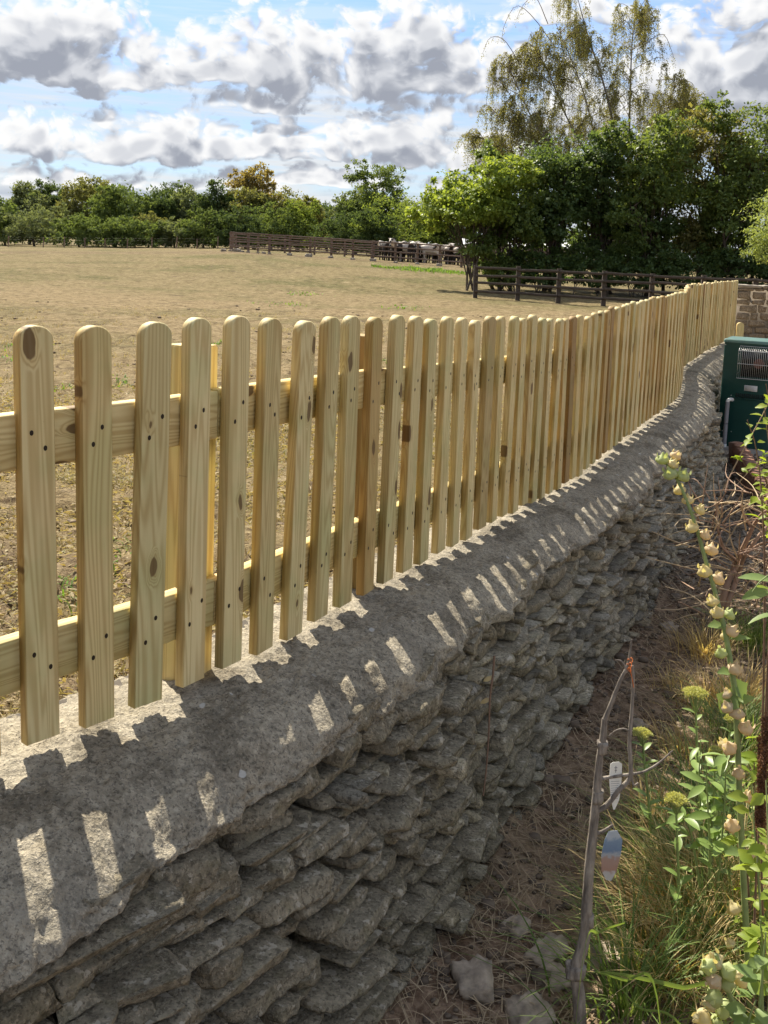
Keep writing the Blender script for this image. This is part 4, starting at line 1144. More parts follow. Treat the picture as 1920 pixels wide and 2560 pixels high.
def strips(mb, r, A, B, W, arch, seg=4, wob=.02):
    """thin curved straws from A to B"""
    n = len(A); t = np.linspace(0, 1, seg + 1); D = B - A
    S = np.stack([-D[:, 1], D[:, 0], 0 * D[:, 0]], 1); S /= np.linalg.norm(S, axis=1)[:, None] + 1e-9
    cs = r.normal(0, wob, n) * np.linalg.norm(D, axis=1) * 6
    rows = []
    for k in t:
        c = A + D * k + S * (cs * k * (1 - k))[:, None]; c[:, 2] += arch * 4 * k * (1 - k)
        w = (W * (1 - .7 * abs(k - .3)))[:, None] * .5
        rows += [c - S * w, c + S * w]
    V = np.stack(rows, 1); m = V.shape[1]; o = np.arange(n)[:, None] * m; base = mb.n
    mb.V.append(V.reshape(-1, 3)); mb.n += n * m
    for k in range(seg): mb.F.append(o + np.array([2 * k, 2 * k + 1, 2 * k + 3, 2 * k + 2])[None] + base)

def litter():
    r = np.random.default_rng(51); mb = MB()
    n = 27000; Y = 1.6 + 6.5 * r.random(n) ** 1.35; U = .38 + r.random(n) ** .9 * 1.7
    X = np.interp(Y, _pp[:, 1], _pp[:, 0]) + U
    c = fbm(np.stack([X, Y, 0 * X], 1), 2.2, 3, .6, 71); k = c > r.uniform(-.75, .45, n); X, Y = X[k], Y[k]; n = len(X)
    a = r.random(n) * 6.28; L = r.uniform(.02, .15, n)
    A = np.stack([X, Y, garden_z(X, Y) + .004 + .012 * r.random(n)], 1)
    X2, Y2 = X + np.cos(a) * L, Y + np.sin(a) * L
    ok = side(X2, Y2) > .36
    B = np.stack([X2, Y2, garden_z(X2, Y2) + .004 + .02 * r.random(n) * (r.random(n) < .3)], 1)
    strips(mb, r, A[ok], B[ok], r.uniform(.0012, .0042, n)[ok], r.uniform(0, .016, n)[ok])
    mb.obj('straw_litter', M['straw'], kind='stuff', label='dead straw and stalks strewn over the garden soil', category='straw')
    mb = MB(); n = 700; Y = 1.8 + 5.5 * r.random(n) ** 1.3; X = np.interp(Y, _pp[:, 1], _pp[:, 0]) + .42 + 1.4 * r.random(n)
    P = np.stack([X, Y, garden_z(X, Y) + .012], 1); A = r.normal(size=(n, 3)); A[:, 2] *= .3; L = r.uniform(.012, .035, n)
    leaves(mb, P, A, np.array([0, 0, 1.0]) + r.normal(size=(n, 3)) * .5, L, L * .6)
    mb.obj('leaf_litter', M['straw'], kind='stuff', label='curled dead leaves lying on the garden soil', category='leaves')
    # crumbs of soil and small chips of stone
    mb = MB()
    for k in range(3200):
        Y = 1.9 + 6.5 * r.random() ** 1.4; X = float(np.interp(Y, _pp[:, 1], _pp[:, 0])) + .46 + 1.3 * r.random() ** 1.3
        s = r.uniform(.004, .013) * (2.2 if r.random() < .07 else 1)
        W, F = stone_mesh(r, s * 2, s * 1.7, s * 1.1, 2, 2, 2, seed=k); mb.add(W + np.array([X, Y, gz(X, Y) + s * .3]), F)
    mb.obj('soil_crumbs', M['crumb'], kind='stuff', smooth=True, label='crumbs of soil and stone chips along the wall foot', category='soil')
    # wood chip on the far path
    mb = MB(); n = 5200; Y = r.uniform(6.2, 10.6, n); X = np.interp(Y, _pp[:, 1], _pp[:, 0]) + .45 + 1.0 * r.random(n)
    P = np.stack([X, Y, garden_z(X, Y) + .006], 1); A = r.normal(size=(n, 3)); A[:, 2] *= .3
    leaves(mb, P, A, np.array([0, 0, 1.0]) + r.normal(size=(n, 3)) * .5, r.uniform(.03, .08, n), r.uniform(.015, .035, n))
    mb.obj('wood_chip', M['chip'], kind='stuff', label='weathered wood chip covering the path by the boiler', category='wood chip')
M['crumb'] = plain('soil_crumb', (.15, .115, .085), .95, var=.5, scale=14)
M['chip'] = foliage('wood_chip', [(.09, .075, .06), (.20, .165, .13), (.33, .29, .235)], .03, .9, 4.0, .1)
litter()

def garden_stones():
    r = np.random.default_rng(13)
    L = [(1182, 2470, 92, 105, 'flat grey-brown stone slab lying on the soil near the wall foot', 1.0), (1325, 2545, 110, 60, 'broken stone half buried beside the sapling foot', .8),
         (1365, 2388, 130, 45, 'long buried stone edge showing through the straw by the sapling', .7), (1500, 2400, 110, 55, 'rounded stone behind the sapling trunk', .9),
         (1390, 2455, 90, 45, 'dusty stone between the flat slab and the sapling', .7), (1290, 2330, 70, 34, 'small stone under the straw at the wall foot', .7), (1672, 1576, 40, 26, 'loose stone fallen from the far end of the wall', 1.0), (1590, 1820, 40, 28, 'pale stone beside the leafless stems', 1.0)]
    for k, (x, y, w, h, lb, f) in enumerate(L):
        p = GP(x, y); d = float((p - EYE) @ FW); a = w / FPX * d; b = h / FPX * d * 1.9
        W, F = stone_mesh(r, a, min(b, a * 1.3), .035 * f + .2 * a * f * .4, 10, 7, 3, seed=200 + k, rough=2.5)
        mb = MB(); mb.add(W, F); o = mb.obj('garden_stone', M['slab'], None, smooth=False, loc=(p[0], p[1], p[2] + (.026 if k == 0 else .012)), label=lb, category='stone', group='stones on the garden soil')
        o.rotation_euler = (r.normal(0, .06), r.normal(0, .06), r.random() * .8)
M['slab'] = plain('garden_stone', (.33, .27, .205), .95, var=.5, scale=30)
garden_stones()

# ------------------------------------------------------------------ plants
PL = {
    'grass': foliage('long_grass', [(0.062, 0.112, 0.025), (0.134, 0.213, 0.050), (0.246, 0.325, 0.101), (0.358, 0.370, 0.157)], .45, .5, 3.0),
    'dry': foliage('dry_grass_stems', [(0.291, 0.190, 0.078), (0.493, 0.358, 0.168), (0.694, 0.549, 0.291), (0.538, 0.470, 0.202)], .45, .7, 3.0),
    'sedum': foliage('sedum_leaf', [(0.123, 0.202, 0.050), (0.235, 0.336, 0.090), (0.370, 0.470, 0.157)], .35, .4, 6.0, .4),
    'sedumhead': foliage('sedum_flower', [(0.336, 0.347, 0.112), (0.560, 0.560, 0.224), (0.739, 0.717, 0.370)], .3, .6, 20.0),
    'bramble': foliage('yellow_green_leaf', [(0.112, 0.168, 0.028), (0.280, 0.370, 0.056), (0.515, 0.538, 0.112)], .5, .45, 5.0),
    'mallow': foliage('mallow_leaf', [(0.101, 0.168, 0.056), (0.213, 0.302, 0.101), (0.370, 0.448, 0.179)], .4, .5, 8.0),
    'podtan': foliage('dry_seed_pod', [(0.470, 0.347, 0.213), (0.672, 0.538, 0.358), (0.800, 0.706, 0.493)], .35, .7, 25.0),
    'podgreen': foliage('green_seed_pod', [(0.302, 0.347, 0.134), (0.470, 0.526, 0.246), (0.627, 0.650, 0.370)], .35, .6, 25.0),
    'podyellow': foliage('yellow_seed_pod', [(0.493, 0.414, 0.202), (0.672, 0.582, 0.325), (0.800, 0.739, 0.470)], .35, .6, 25.0),
    'spike': foliage('brown_seed_spike', [(0.095, 0.048, 0.025), (0.213, 0.106, 0.059), (0.361, 0.192, 0.106)], .15, .8, 20.0),
}
M['stem_green'] = plain('green_stem', (.24, .30, .11), .55, var=.25, scale=20)
M['stem_brown'] = plain('brown_stem', (.20, .12, .075), .8, var=.35, scale=25)
M['stem_straw'] = plain('straw_stem', (.50, .38, .23), .75, var=.25, scale=20)
M['shrubwood'] = plain('shrub_bark', (.33, .215, .145), .8, var=.3, scale=15)

def broad_leaf(mb, base, axis, normal, L, W, n=5, curl=.25, lobes=0):
    """a leaf blade of a few quads with a fold along the midrib and a curling tip"""
    A = np.array(axis, float); A /= np.linalg.norm(A); N = np.array(normal, float); S = np.cross(A, N); S /= np.linalg.norm(S) + 1e-9; U = np.cross(S, A)
    V = []; F = []
    for k in range(n + 1):
        t = k / n; w = W / 2 * (math.sin(math.pi * min(1, t * .93 + .05)) ** .75) * (1 + (.22 * math.cos(t * lobes * 6.28) if lobes else 0))
        c = np.array(base) + A * L * t - U * curl * L * t * t
        V += [c - S * w + U * w * .3, c, c + S * w + U * w * .3]
    for k in range(n):
        a = 3 * k; F += [(a, a + 1, a + 4, a + 3), (a + 1, a + 2, a + 5, a + 4)]
    mb.add(V, F)
def pod(mb, c, R, up, r, pts=3):
    """seed capsule: a lobed bulb closed by a twisted point"""
    up = np.array(up, float); up /= np.linalg.norm(up); s = np.cross(up, (.3, .8, .2)); s /= np.linalg.norm(s); q = np.cross(up, s)
    prof = [(-.95, .28), (-.8, .66), (-.45, .97), (0, 1.02), (.4, .82), (.72, .46), (1.0, .24), (1.35, .15), (1.5, .03)]
    n = 15; V = []; ph = r.random() * 6.28
    for z, w in prof:
        for k in range(n):
            a = k / n * 2 * math.pi; lob = 1 + .14 * math.cos(5 * a + ph + z * .5) * (1 if z > -.6 else .4)
            V.append(np.array(c) + R * (up * z * .82 + (s * math.cos(a) + q * math.sin(a)) * w * lob * r.uniform(.95, 1.05)))
    F = [(i * n + k, i * n + (k + 1) % n, (i + 1) * n + (k + 1) % n, (i + 1) * n + k) for i in range(len(prof) - 1) for k in range(n)]
    mb.add(V, F)
    for k in range(pts):       # sepal tips standing off the bulb
        a = k / pts * 6.28 + ph; d = s * math.cos(a) + q * math.sin(a)
        broad_leaf(mb, np.array(c) + R * (d * .75 + up * .3), d * .5 + up, d, R * .75, R * .6, 3, .35)

def hollyhock():
    r = np.random.default_rng(61); Y0 = 2.62
    spx = [(1658, 1150), (1690, 1195), (1716, 1250), (1742, 1322), (1764, 1400), (1785, 1470), (1800, 1530), (1812, 1575), (1825, 1648), (1837, 1730), (1844, 1859), (1847, 1955), (1854, 2099), (1861, 2242), (1868, 2362), (1878, 2554), (1886, 2720)]
    Ys = np.linspace(2.80, 2.50, len(spx)); P = np.array([PY(x, y, Y) for (x, y), Y in zip(spx, Ys)])
    g = gz(P[-1][0], P[-1][1]); t = thing('hollyhock', 'tall hollyhock stalk strung with dry seed pods leaning towards the wall', 'plant', (P[-1][0], P[-1][1], g))
    o = np.array([P[-1][0], P[-1][1], g]); P = P - o; P[-1][2] = min(P[-1][2], -.02)
    c = curve(P, 60); mb = MB(); tube(mb, c, np.interp(np.linspace(0, 1, 60), [0, .1, .5, 1], [.0028, .0045, .0075, .0095]), 8); mb.obj('stem', M['stem_green'], t, smooth=True)
    Z4 = lambda x, y: (1300 + x * .3737, 1100 + y * .3737); Z6 = lambda x, y: (1600 + x * .479, 1500 + y * .479)
    pods = [(Z4(955, 130), 'g', 1.05), (Z4(1040, 105), 'b', .8), (Z4(1005, 225), 'g', 1.05), (Z4(1090, 238), 'g', 1.05), (Z4(1025, 160), 'y', .8), (Z4(1068, 335), 'y', 1), (Z4(1122, 402), 'y', 1), (Z4(1205, 468), 'y', 1), (Z4(1152, 585), 'y', 1),
            (Z4(1240, 637), 'b', 1), (Z4(1277, 735), 'b', 1), (Z4(1235, 877), 'y', 1.05), (Z4(1325, 930), 'b', 1), (Z4(1290, 1078), 'y', 1), (Z4(1320, 1152), 'y', 1), (Z4(1400, 1168), 'g', .85), (Z4(1420, 1278), 'b', 1.05), (Z4(1380, 1310), 'y', .8),
            (Z4(1345, 1425), 'g', 1.05), (Z4(1440, 1530), 'b', 1.05), (Z4(1385, 1700), 'b', .95), (Z4(1385, 1785), 'b', 1.05), (Z4(1452, 1825), 'b', 1), (Z4(1510, 1928), 'b', 1.15), (Z4(1400, 2060), 'b', 1.15), (Z4(1360, 2030), 'y', .8),
            (Z6(515, 905), 'b', 1.1), (Z6(560, 1030), 'b', 1), (Z6(480, 1175), 'b', 1.15), (Z6(565, 1330), 'b', 1.1), (Z6(490, 1610), 'y', 1.2), (Z6(470, 1790), 'y', .9)]
    for (x, y), k, f in pods:
        Y = float(np.interp(y, [s[1] for s in spx], Ys)) - r.uniform(-.012, .018); q = PY(x, y, Y) - o
        i = int(np.argmin(np.abs(c[:, 2] - (q[2] - .006)))); st = c[i]
        d = q - st; d[2] = abs(d[2]) * .3 + .012; up = d / np.linalg.norm(d) * .8 + np.array([0, 0, 1.0]) + r.normal(0, .12, 3)
        mb = MB(); pod(mb, (0, 0, 0), .0168 * f * r.uniform(.85, 1.15), up, r); po = mb.obj('seed_pod', PL[{'g': 'podgreen', 'b': 'podtan', 'y': 'podyellow'}[k]], t, smooth=True, loc=q)
        mb = MB(); tube(mb, [st - q, (st - q) * .5 + np.array([0, 0, -.004]), np.array([0, 0, -.008])], .0016, 5); mb.obj('stalk', M['stem_green'], po)
    for (x, y, dx, dz, L, W) in ((1790, 1560, -1, .1, .045, .03), (1800, 1668, -1, .05, .042, .026), (1838, 1715, -.5, -.8, .07, .055), (1842, 1700, .6, -.8, .06, .05), (1870, 1745, .9, .5, .05, .03), (1880, 1590, 1, .25, .06, .022), (1835, 2140, -.8, .1, .05, .028)):
        Y = float(np.interp(y, [s[1] for s in spx], Ys)); q = PY(x, y, Y) - o; mb = MB()
        i = int(np.argmin(np.abs(c[:, 2] - q[2]))); broad_leaf(mb, c[i], (dx, -.25, dz), (0, -.5, 1), L, W, 6, .15, 2); mb.obj('leaf', PL['mallow'], t, smooth=True)
hollyhock()

def pod_cluster():
    """second, shorter stalk with yellow-green pods at the lower right"""
    r = np.random.default_rng(63); Y = 2.08
    pts = [(1905, 2740), (1880, 2600), (1838, 2520), (1810, 2450), (1795, 2400), (1790, 2385)]
    P = np.array([PY(x, y, Y) for x, y in pts]); b = P[0]; g = gz(b[0], b[1]); o = np.array([b[0], b[1], g])
    t = thing('hollyhock', 'short hollyhock stalk crowded with yellow-green seed pods among the grass', 'plant', o)
    mb = MB(); P = P - o; P[0][2] = -.02; c = curve(P, 30); tube(mb, c, np.linspace(.008, .004, 30), 8); mb.obj('stem', M['stem_green'], t, smooth=True)
    Z6 = lambda x, y: (1600 + x * .479, 1500 + y * .479)
    for (x, y, f, k) in ((385, 1885, 1.25, 'podyellow'), (355, 1915, 1.05, 'podgreen'), (465, 1940, 1.1, 'podgreen'), (525, 1975, 1.15, 'podyellow'), (385, 1990, 1.0, 'podtan'), (455, 2000, 1.0, 'podgreen'), (385, 2075, 1.2, 'podgreen'), (430, 2135, 1.25, 'podgreen'), (330, 2185, 1.25, 'podyellow'), (400, 2215, 1.1, 'podgreen'), (365, 2105, 1.0, 'podyellow')):
        q = PY(*Z6(x, y), Y + r.normal(0, .012)) - o; i = int(np.argmin(np.linalg.norm(c - q, axis=1)))
        mb = MB(); pod(mb, (0, 0, 0), .0165 * f, (q - c[i]) + np.array([0, -.01, .02]), r); po = mb.obj('seed_pod', PL[k], t, smooth=True, loc=q)
        mb = MB(); tube(mb, [c[max(0, i - 2)] - q, np.array([0, 0, -.006])], .0016, 5); mb.obj('stalk', M['stem_green'], po)
pod_cluster()

def sedum(head_px, Y, label, seed, hw, lean=(0, 0), green=True, reach=.62):
    r = np.random.default_rng(seed); h = PY(*head_px, Y)
    bx, by = h[0] + lean[0], Y + lean[1]; g = gz(bx, by); o = np.array([bx, by, g])
    t = thing('sedum_plant', label, 'plant', o, 'flowering sedums beside the sapling'); H = h - o
    c = curve([(0, 0, -.01), (H[0] * .2, H[1] * .2, H[2] * .35), (H[0] * .7, H[1] * .7, H[2] * .75), H], 24)
    mb = MB(); tube(mb, c, np.linspace(.0055, .0028, 24), 7)
    for k in range(12):      # rays of the flower head
        a = k / 12 * 6.28; e = H + np.array([math.cos(a) * hw * .7, math.sin(a) * hw * .7, .006]); tube(mb, [c[-4], (c[-4] + e) / 2 + np.array([0, 0, -.004]), e], .0012, 4)
    mb.obj('stem', M['stem_green'], t, smooth=True)
    mb = MB(); n = 1500; a = r.random(n) * 6.28; q = np.sqrt(r.random(n)) * hw * (1 + .12 * np.sin(5 * a + seed))
    dome = .30 * hw * (1 - (q / hw) ** 2); P = H + np.stack([np.cos(a) * q, np.sin(a) * q, dome + r.normal(0, .0022, n) + .003], 1)
    A = r.normal(size=(n, 3)) * .6; A[:, 2] += .9; leaves(mb, P, A, r.normal(size=(n, 3)), r.uniform(.004, .0085, n), .004)
    mb.obj('flower_head', PL['sedumhead'], t)
    for k in range(18):
        i = 2 + k + (k > 10); i = min(i, 21); a = k * 2.4; L = r.uniform(.038, .062) * (1.15 if k < 12 else .75); mb = MB()
        broad_leaf(mb, c[i], (math.cos(a), math.sin(a), r.uniform(.35, .75)), (-.3 * math.cos(a), -.3 * math.sin(a), 1), L, L * .46, 5, .22); mb.obj('leaf', PL['sedum'], t, smooth=True)
sedum((1738, 1736), 3.05, 'sedum with a broad yellow flower head on a tall leafy stem', 71, .036, (.07, .02))
sedum((1605, 1836), 3.25, 'sedum with a greenish flower head behind the leafless sapling stems', 72, .030, (.06, 0))
sedum((1690, 2003), 2.75, 'sedum with a pale dull flower head low among the grass', 73, .030, (.05, .03))
sedum((1790, 1880), 2.95, 'sedum with a small budding head close against the hollyhock stalk', 74, .018, (.02, .02))
sedum((1830, 1800), 3.30, 'sedum with a green head behind the hollyhock stalk', 75, .022, (-.02, .02))

def sapling():
    Y = 2.35
    def q(x, y, d=0.0): return PY(x, y, Y + d)
    b = GP(1455, 2660); g = b[2]; Y = b[1]; o = np.array([b[0], b[1], g])
    t = thing('sapling', 'bare young fruit tree with a grey stem tied near its tip', 'sapling', o); r = np.random.default_rng(81)
    def limb(name, pts, r0, r1, m='sapbark', parent=t, n=26, w=.16):
        P = np.array([q(*p) for p in pts]) - o; c = curve(P, n); mb = MB(); tube(mb, c, np.linspace(r0, r1, n) * .82, 9, wob=w, rng=r); return mb.obj(name, M[m], parent, smooth=True), c
    limb('trunk', [(1458, 2680), (1452, 2580), (1446, 2480), (1440, 2420), (1462, 2350), (1468, 2250), (1474, 2160), (1483, 2080), (1490, 2000), (1496, 1930), (1500, 1890), (1508, 1840), (1512, 1796)], .022, .0085)
    limb('leader', [(1511, 1800), (1528, 1760), (1542, 1722), (1556, 1690), (1568, 1665), (1576, 1625), (1579, 1598)], .0075, .0022)
    limb('branch', [(1566, 1682), (1562, 1664), (1552, 1652), (1538, 1650)], .003, .0018)
    limb('branch', [(1490, 2028), (1515, 2015), (1545, 1978), (1572, 1950), (1577, 1925), (1574, 1850), (1580, 1770), (1583, 1700), (1580, 1664)], .009, .004)
    limb('branch', [(1497, 1948), (1530, 1942), (1575, 1936), (1612, 1928), (1650, 1905), (1682, 1876)], .006, .002)
    limb('branch', [(1488, 2085), (1508, 2078), (1533, 2062)], .006, .004)
    limb('branch', [(1576, 1830), (1560, 1822), (1540, 1826), (1522, 1840)], .003, .0015)
    limb('branch', [(1578, 1935), (1584, 1962), (1596, 1958)], .004, .003)
    for (x, y) in ((1440, 2425), (1470, 2300), (1494, 1990), (1505, 1870)):
        W, F = stone_mesh(r, .05 if y > 2400 else .026, .04 if y > 2400 else .026, .03, 5, 4, 4, seed=int(y)); mb = MB(); mb.add(W, F); mb.obj('bud_scar', M['sapbark'], t, smooth=True, loc=q(x, y) - o)
    mb = MB()       # orange tie
    c0 = q(1572, 1662) - o
    for k in range(3):
        a = np.linspace(0, 6.28, 14); tube(mb, np.stack([c0[0] + .006 * np.cos(a) + .001 * k, c0[1] + .006 * np.sin(a), c0[2] + .012 * k - .012 + .004 * np.sin(a * 2)], 1), .0011, 4)
    tube(mb, [c0, c0 + np.array([.008, -.01, -.03]), c0 + np.array([.012, -.012, -.05])], .001, 4)
    mb.obj('tie', M['orange'], t)
    # the two plant labels hang from it
    def tag(name, label, top, bot, wpx, build, tilt, m):
        a, b2 = q(*top), q(*bot); L = np.linalg.norm(a - b2); w = wpx / FPX * Y / 2
        tt = thing(name, label, 'plant label', a); n = 9; out = []
        shape = build(L, w); V = []
        for yy in (-.0004, .0004): V += [(x, yy, z) for x, z in shape]
        k = len(shape); mb = MB(); mb.add(V, [(i, (i + 1) % k, k + (i + 1) % k, k + i) for i in range(k)]); mb.add(V[:k], [list(range(k))]); mb.add(V[k:], [list(range(k))[::-1]])
        mb.obj('card', m, tt)
        tt.rotation_euler = (0, tilt, .15); return tt, L, w
    def pointed(L, w): return [(-w * .9, -.004), (-w * .45, 0), (w * .5, 0), (w, -.006), (w, -L * .55), (w * .75, -L * .8), (w * .12, -L), (-w * .15, -L), (-w * .62, -L * .75), (-w, -L * .35)]
    def oval(L, w): return [(-w * .6, -.002), (w * .3, 0), (w * .95, -L * .18), (w, -L * .45), (w * .78, -L * .8), (w * .35, -L), (-w * .2, -L * .98), (-w * .8, -L * .8), (-w, -L * .5), (-w * .9, -L * .2)]
    t1, L, w = tag('plant_label', 'white pointed plant label printed with small grey lines hanging on the sapling', (1540, 1905), (1537, 2024), 34, pointed, -.03, M['label_white'])
    mb = MB(); 
    for k, (z, a, b2, h) in enumerate([(.30, -.55, .5, .010)] + [(.40 + .045 * i, -.7, .7 - .1 * (i % 3), .006) for i in range(9)]):
        mb.add([(a * w, -.0008, -z * L), (b2 * w, -.0008, -z * L), (b2 * w, -.0008, -(z + h * 1.4) * L), (a * w, -.0008, -(z + h * 1.4) * L)], [(0, 3, 2, 1)])
    for (x0, x1, z0, z1) in ((-.06, .06, .08, .22), (-.25, .25, .11, .125), (-.18, .18, .165, .18)): mb.add([(x0 * w, -.0008, -z0 * L), (x1 * w, -.0008, -z0 * L), (x1 * w, -.0008, -z1 * L), (x0 * w, -.0008, -z1 * L)], [(0, 3, 2, 1)])
    mb.obj('print', M['ink'], t1)
    t2, L, w = tag('plant_label', 'faded picture label, blue above and reddish below, hanging low on the sapling', (1536, 2076), (1528, 2202), 54, oval, .06, M['label_pic'])
    mb = MB(); tube(mb, [(-.001, 0, 0), (-.004, .003, .012), (-.012, .002, .02)], .0008, 4); mb.obj('string', M['ink'], t2)
M['sapbark'] = mat('sapling_bark', bark_b((.075, .06, .05), (.40, .35, .29), 45))
M['orange'] = plain('orange_tie', (.62, .16, .03), .6)
M['label_white'] = plain('label_card', (.78, .77, .70), .5, var=.06)
M['ink'] = plain('grey_ink', (.25, .25, .25), .8)
def picb(T):
    p = coords(T); z = T.sep(p)[2]; n = T.noise(p, 60.0, 3, .6)
    q = T.math('ADD', z, T.math('MULTIPLY', n, .034))
    c = T.ramp(T.lin(q, -.105, .0), [(0, (.45, .45, .42)), (.12, (.45, .42, .40)), (.16, (.36, .22, .17)), (.48, (.36, .25, .21)), (.56, (.34, .37, .40)), (.66, (.15, .22, .33)), (.9, (.20, .28, .38)), (1, (.4, .45, .5))])
    T.put(T.bs.inputs['Base Color'], c); T.bs.inputs['Roughness'].default_value = .35
M['label_pic'] = mat('label_picture', picb)
sapling()

def grass_tuft(px, py, n, hmin, hmax, w, m, label, seed, rad=.05, bend=(.4, 1.3), group='grass tufts among the garden plants', name='grass_tuft', cat='grass', dirx=None):
    r = np.random.default_rng(seed); p = GP(px, py); t = thing(name, label, cat, p, group)
    a = r.random(n) * 6.28; q = np.abs(r.normal(0, rad, n)); B = np.stack([np.cos(a) * q, np.sin(a) * q, 0 * a - .012], 1)
    a2 = a + r.normal(0, .7, n)
    if dirx is not None: a2 = np.where(r.random(n) < .6, dirx + r.normal(0, .5, n), a2)
    mb = MB(); blades(mb, B, np.stack([np.cos(a2), np.sin(a2), 0 * a2], 1), r.uniform(hmin, hmax, n), w * r.uniform(.6, 1.3, n), r.uniform(*bend, n), 6)
    mb.obj('blades', PL[m], t)
    return t
def grasses():
    T = [(1600, 2420, 90, .12, .34, .006, 'grass', 'green grass tuft arching over the sapling foot'), (1690, 2330, 150, .12, .36, .005, 'dry', 'tangle of dry golden grass right of the sapling'),
         (1760, 2380, 130, .15, .40, .005, 'dry', 'dry grass clump under the yellow pods'), (1640, 2180, 110, .10, .30, .005, 'grass', 'thin green grass by the picture label'),
         (1720, 2180, 110, .12, .34, .005, 'grass', 'fine green grass below the pale sedum'), (1800, 2250, 120, .15, .42, .006, 'grass', 'green grass clump at the hollyhock foot'),
         (1570, 2540, 70, .15, .38, .007, 'grass', 'coarse green grass beside the buried stones'), (1880, 2150, 130, .2, .45, .006, 'grass', 'tall green grass behind the hollyhock stalk'),
         (1700, 2480, 120, .14, .36, .005, 'dry', 'straw-coloured grass in front of the golden tangle'), (1850, 2460, 120, .2, .42, .006, 'grass', 'lush grass below the short hollyhock'),
         (1640, 2040, 80, .08, .24, .004, 'dry', 'sparse dry grass beside the white label'), (1760, 2030, 120, .12, .34, .005, 'grass', 'soft green grass between sedum and hollyhock'),
         (1880, 1900, 120, .15, .40, .005, 'grass', 'shaded grass at the right behind the seed spikes'), (1700, 1880, 90, .06, .20, .004, 'dry', 'low dry grass on the soil behind the tall sedum'),
         (1850, 1760, 120, .12, .34, .005, 'dry', 'dry grass under the brown shrub'), (1760, 1640, 110, .10, .28, .005, 'dry', 'dead grass round the shrub foot'), (1880, 1620, 130, .15, .35, .005, 'grass', 'grassy clump right of the shrub foot'),
         (1680, 1720, 60, .05, .16, .004, 'dry', 'short dead stalks on the bare soil'), (1820, 1950, 100, .12, .34, .005, 'dry', 'dry grass among the sedum stems'), (1890, 2330, 130, .2, .46, .006, 'dry', 'tall dry grass behind the yellow pods'),
         (1740, 2260, 150, .12, .34, .005, 'dry', 'golden dry grass between the pale sedum and the hollyhock foot'), (1660, 2290, 130, .08, .26, .004, 'dry', 'short golden straw just right of the picture label'), (1790, 2130, 120, .12, .32, .005, 'dry', 'dry stems mixed through the pale leafy weed'),
         (1830, 2330, 120, .15, .38, .006, 'grass', 'bright grass in front of the tall dry grass'), (1770, 1760, 110, .08, .24, .004, 'dry', 'dry tuft behind the tall sedum'), (1830, 1840, 120, .12, .3, .005, 'grass', 'green tuft behind the budding sedum')]
    for k, (x, y, n, a, b, w, m, lb) in enumerate(T): grass_tuft(x, y, int(n * 2.0), a, b, w, m, lb, 500 + k, rad=.085)
    # single broad blades sweeping in at the bottom
    for k, (pts, wd, lb) in enumerate((([(1700, 2620), (1640, 2480), (1560, 2450), (1487, 2428)], .0075, 'broad green grass blade sweeping left across the sapling foot'), ([(1900, 2640), (1800, 2500), (1700, 2468), (1575, 2440), (1500, 2428)], .011, 'long pale green grass blade lying across the lower garden'),
                                      ([(1440, 2440), (1460, 2380), (1500, 2330), (1562, 2305)], .007, 'curved grass blade rising behind the sapling trunk'), ([(1880, 2640), (1700, 2560), (1600, 2520), (1545, 2460)], .006, 'thin straw-green blade crossing the buried stone'))):
        P = np.array([PY(x, y, 2.02 + .03 * i + .05 * k) for i, (x, y) in enumerate(pts)]); g = gz(P[0][0], P[0][1]); o = np.array([P[0][0], P[0][1], g])
        t = thing('long_grass', lb, 'grass', o, 'single long blades'); P = P - o; P[0][2] = min(P[0][2], 0); c = curve(P, 20); mb = MB()
        w = wd * np.sin(np.linspace(.35, math.pi, 20)) ** .6 * .5 + 1e-4; S = np.array([.25, .1, .95]); V = []
        for i in range(20): V += [c[i] - S * w[i], c[i] + np.array([0, -.002, -.002]), c[i] + S * w[i]]
        F = [f for i in range(19) for f in ((3 * i, 3 * i + 1, 3 * i + 4, 3 * i + 3), (3 * i + 1, 3 * i + 2, 3 * i + 5, 3 * i + 4))]
        mb.add(V, F); mb.obj('blade', PL['grass'], t, smooth=True)
grasses()

def seed_spikes():
    r = np.random.default_rng(91)
    for k, (top, bot, Y, lb) in enumerate((((1918, 1790), (1872, 2700), 2.5, 'dark brown seed spike on a thin stem behind the hollyhock'), ((1905, 1840), (1905, 2700), 2.58, 'second dark seed spike standing close beside the first'))):
        P0, P1 = PY(*bot, Y), PY(*top, Y); g = gz(P0[0], Y); o = np.array([P0[0], Y, g]); t = thing('seed_spike', lb, 'plant', o); e = P1 - o
        c = curve([(0, 0, -.01), e * .45 + np.array([-.01, 0, 0]), e], 40); mb = MB(); tube(mb, c, np.linspace(.0042, .0018, 40), 6); mb.obj('stem', M['stem_brown'], t, smooth=True)
        mb = MB(); n = 2600; u = 27 + r.random(n) * 11.9; i = u.astype(int); P = c[i] + (c[np.minimum(i + 1, 39)] - c[i]) * (u - i)[:, None]
        d = r.normal(size=(n, 3)); d /= np.linalg.norm(d, axis=1)[:, None]; P = P + d * .010 * r.random(n)[:, None] ** .5
        leaves(mb, P, d + np.array([0, 0, .5]), r.normal(size=(n, 3)), .007, .0045); mb.obj('seed_head', PL['spike'], t)
        for q in range(9):
            i = r.integers(3, 26); a = r.random() * 6.28; mb = MB(); broad_leaf(mb, c[i], (math.cos(a), math.sin(a), .2), (0, 0, 1), r.uniform(.05, .09), .032, 5, .3); mb.obj('leaf', PL['bramble'], t, smooth=True)
seed_spikes()

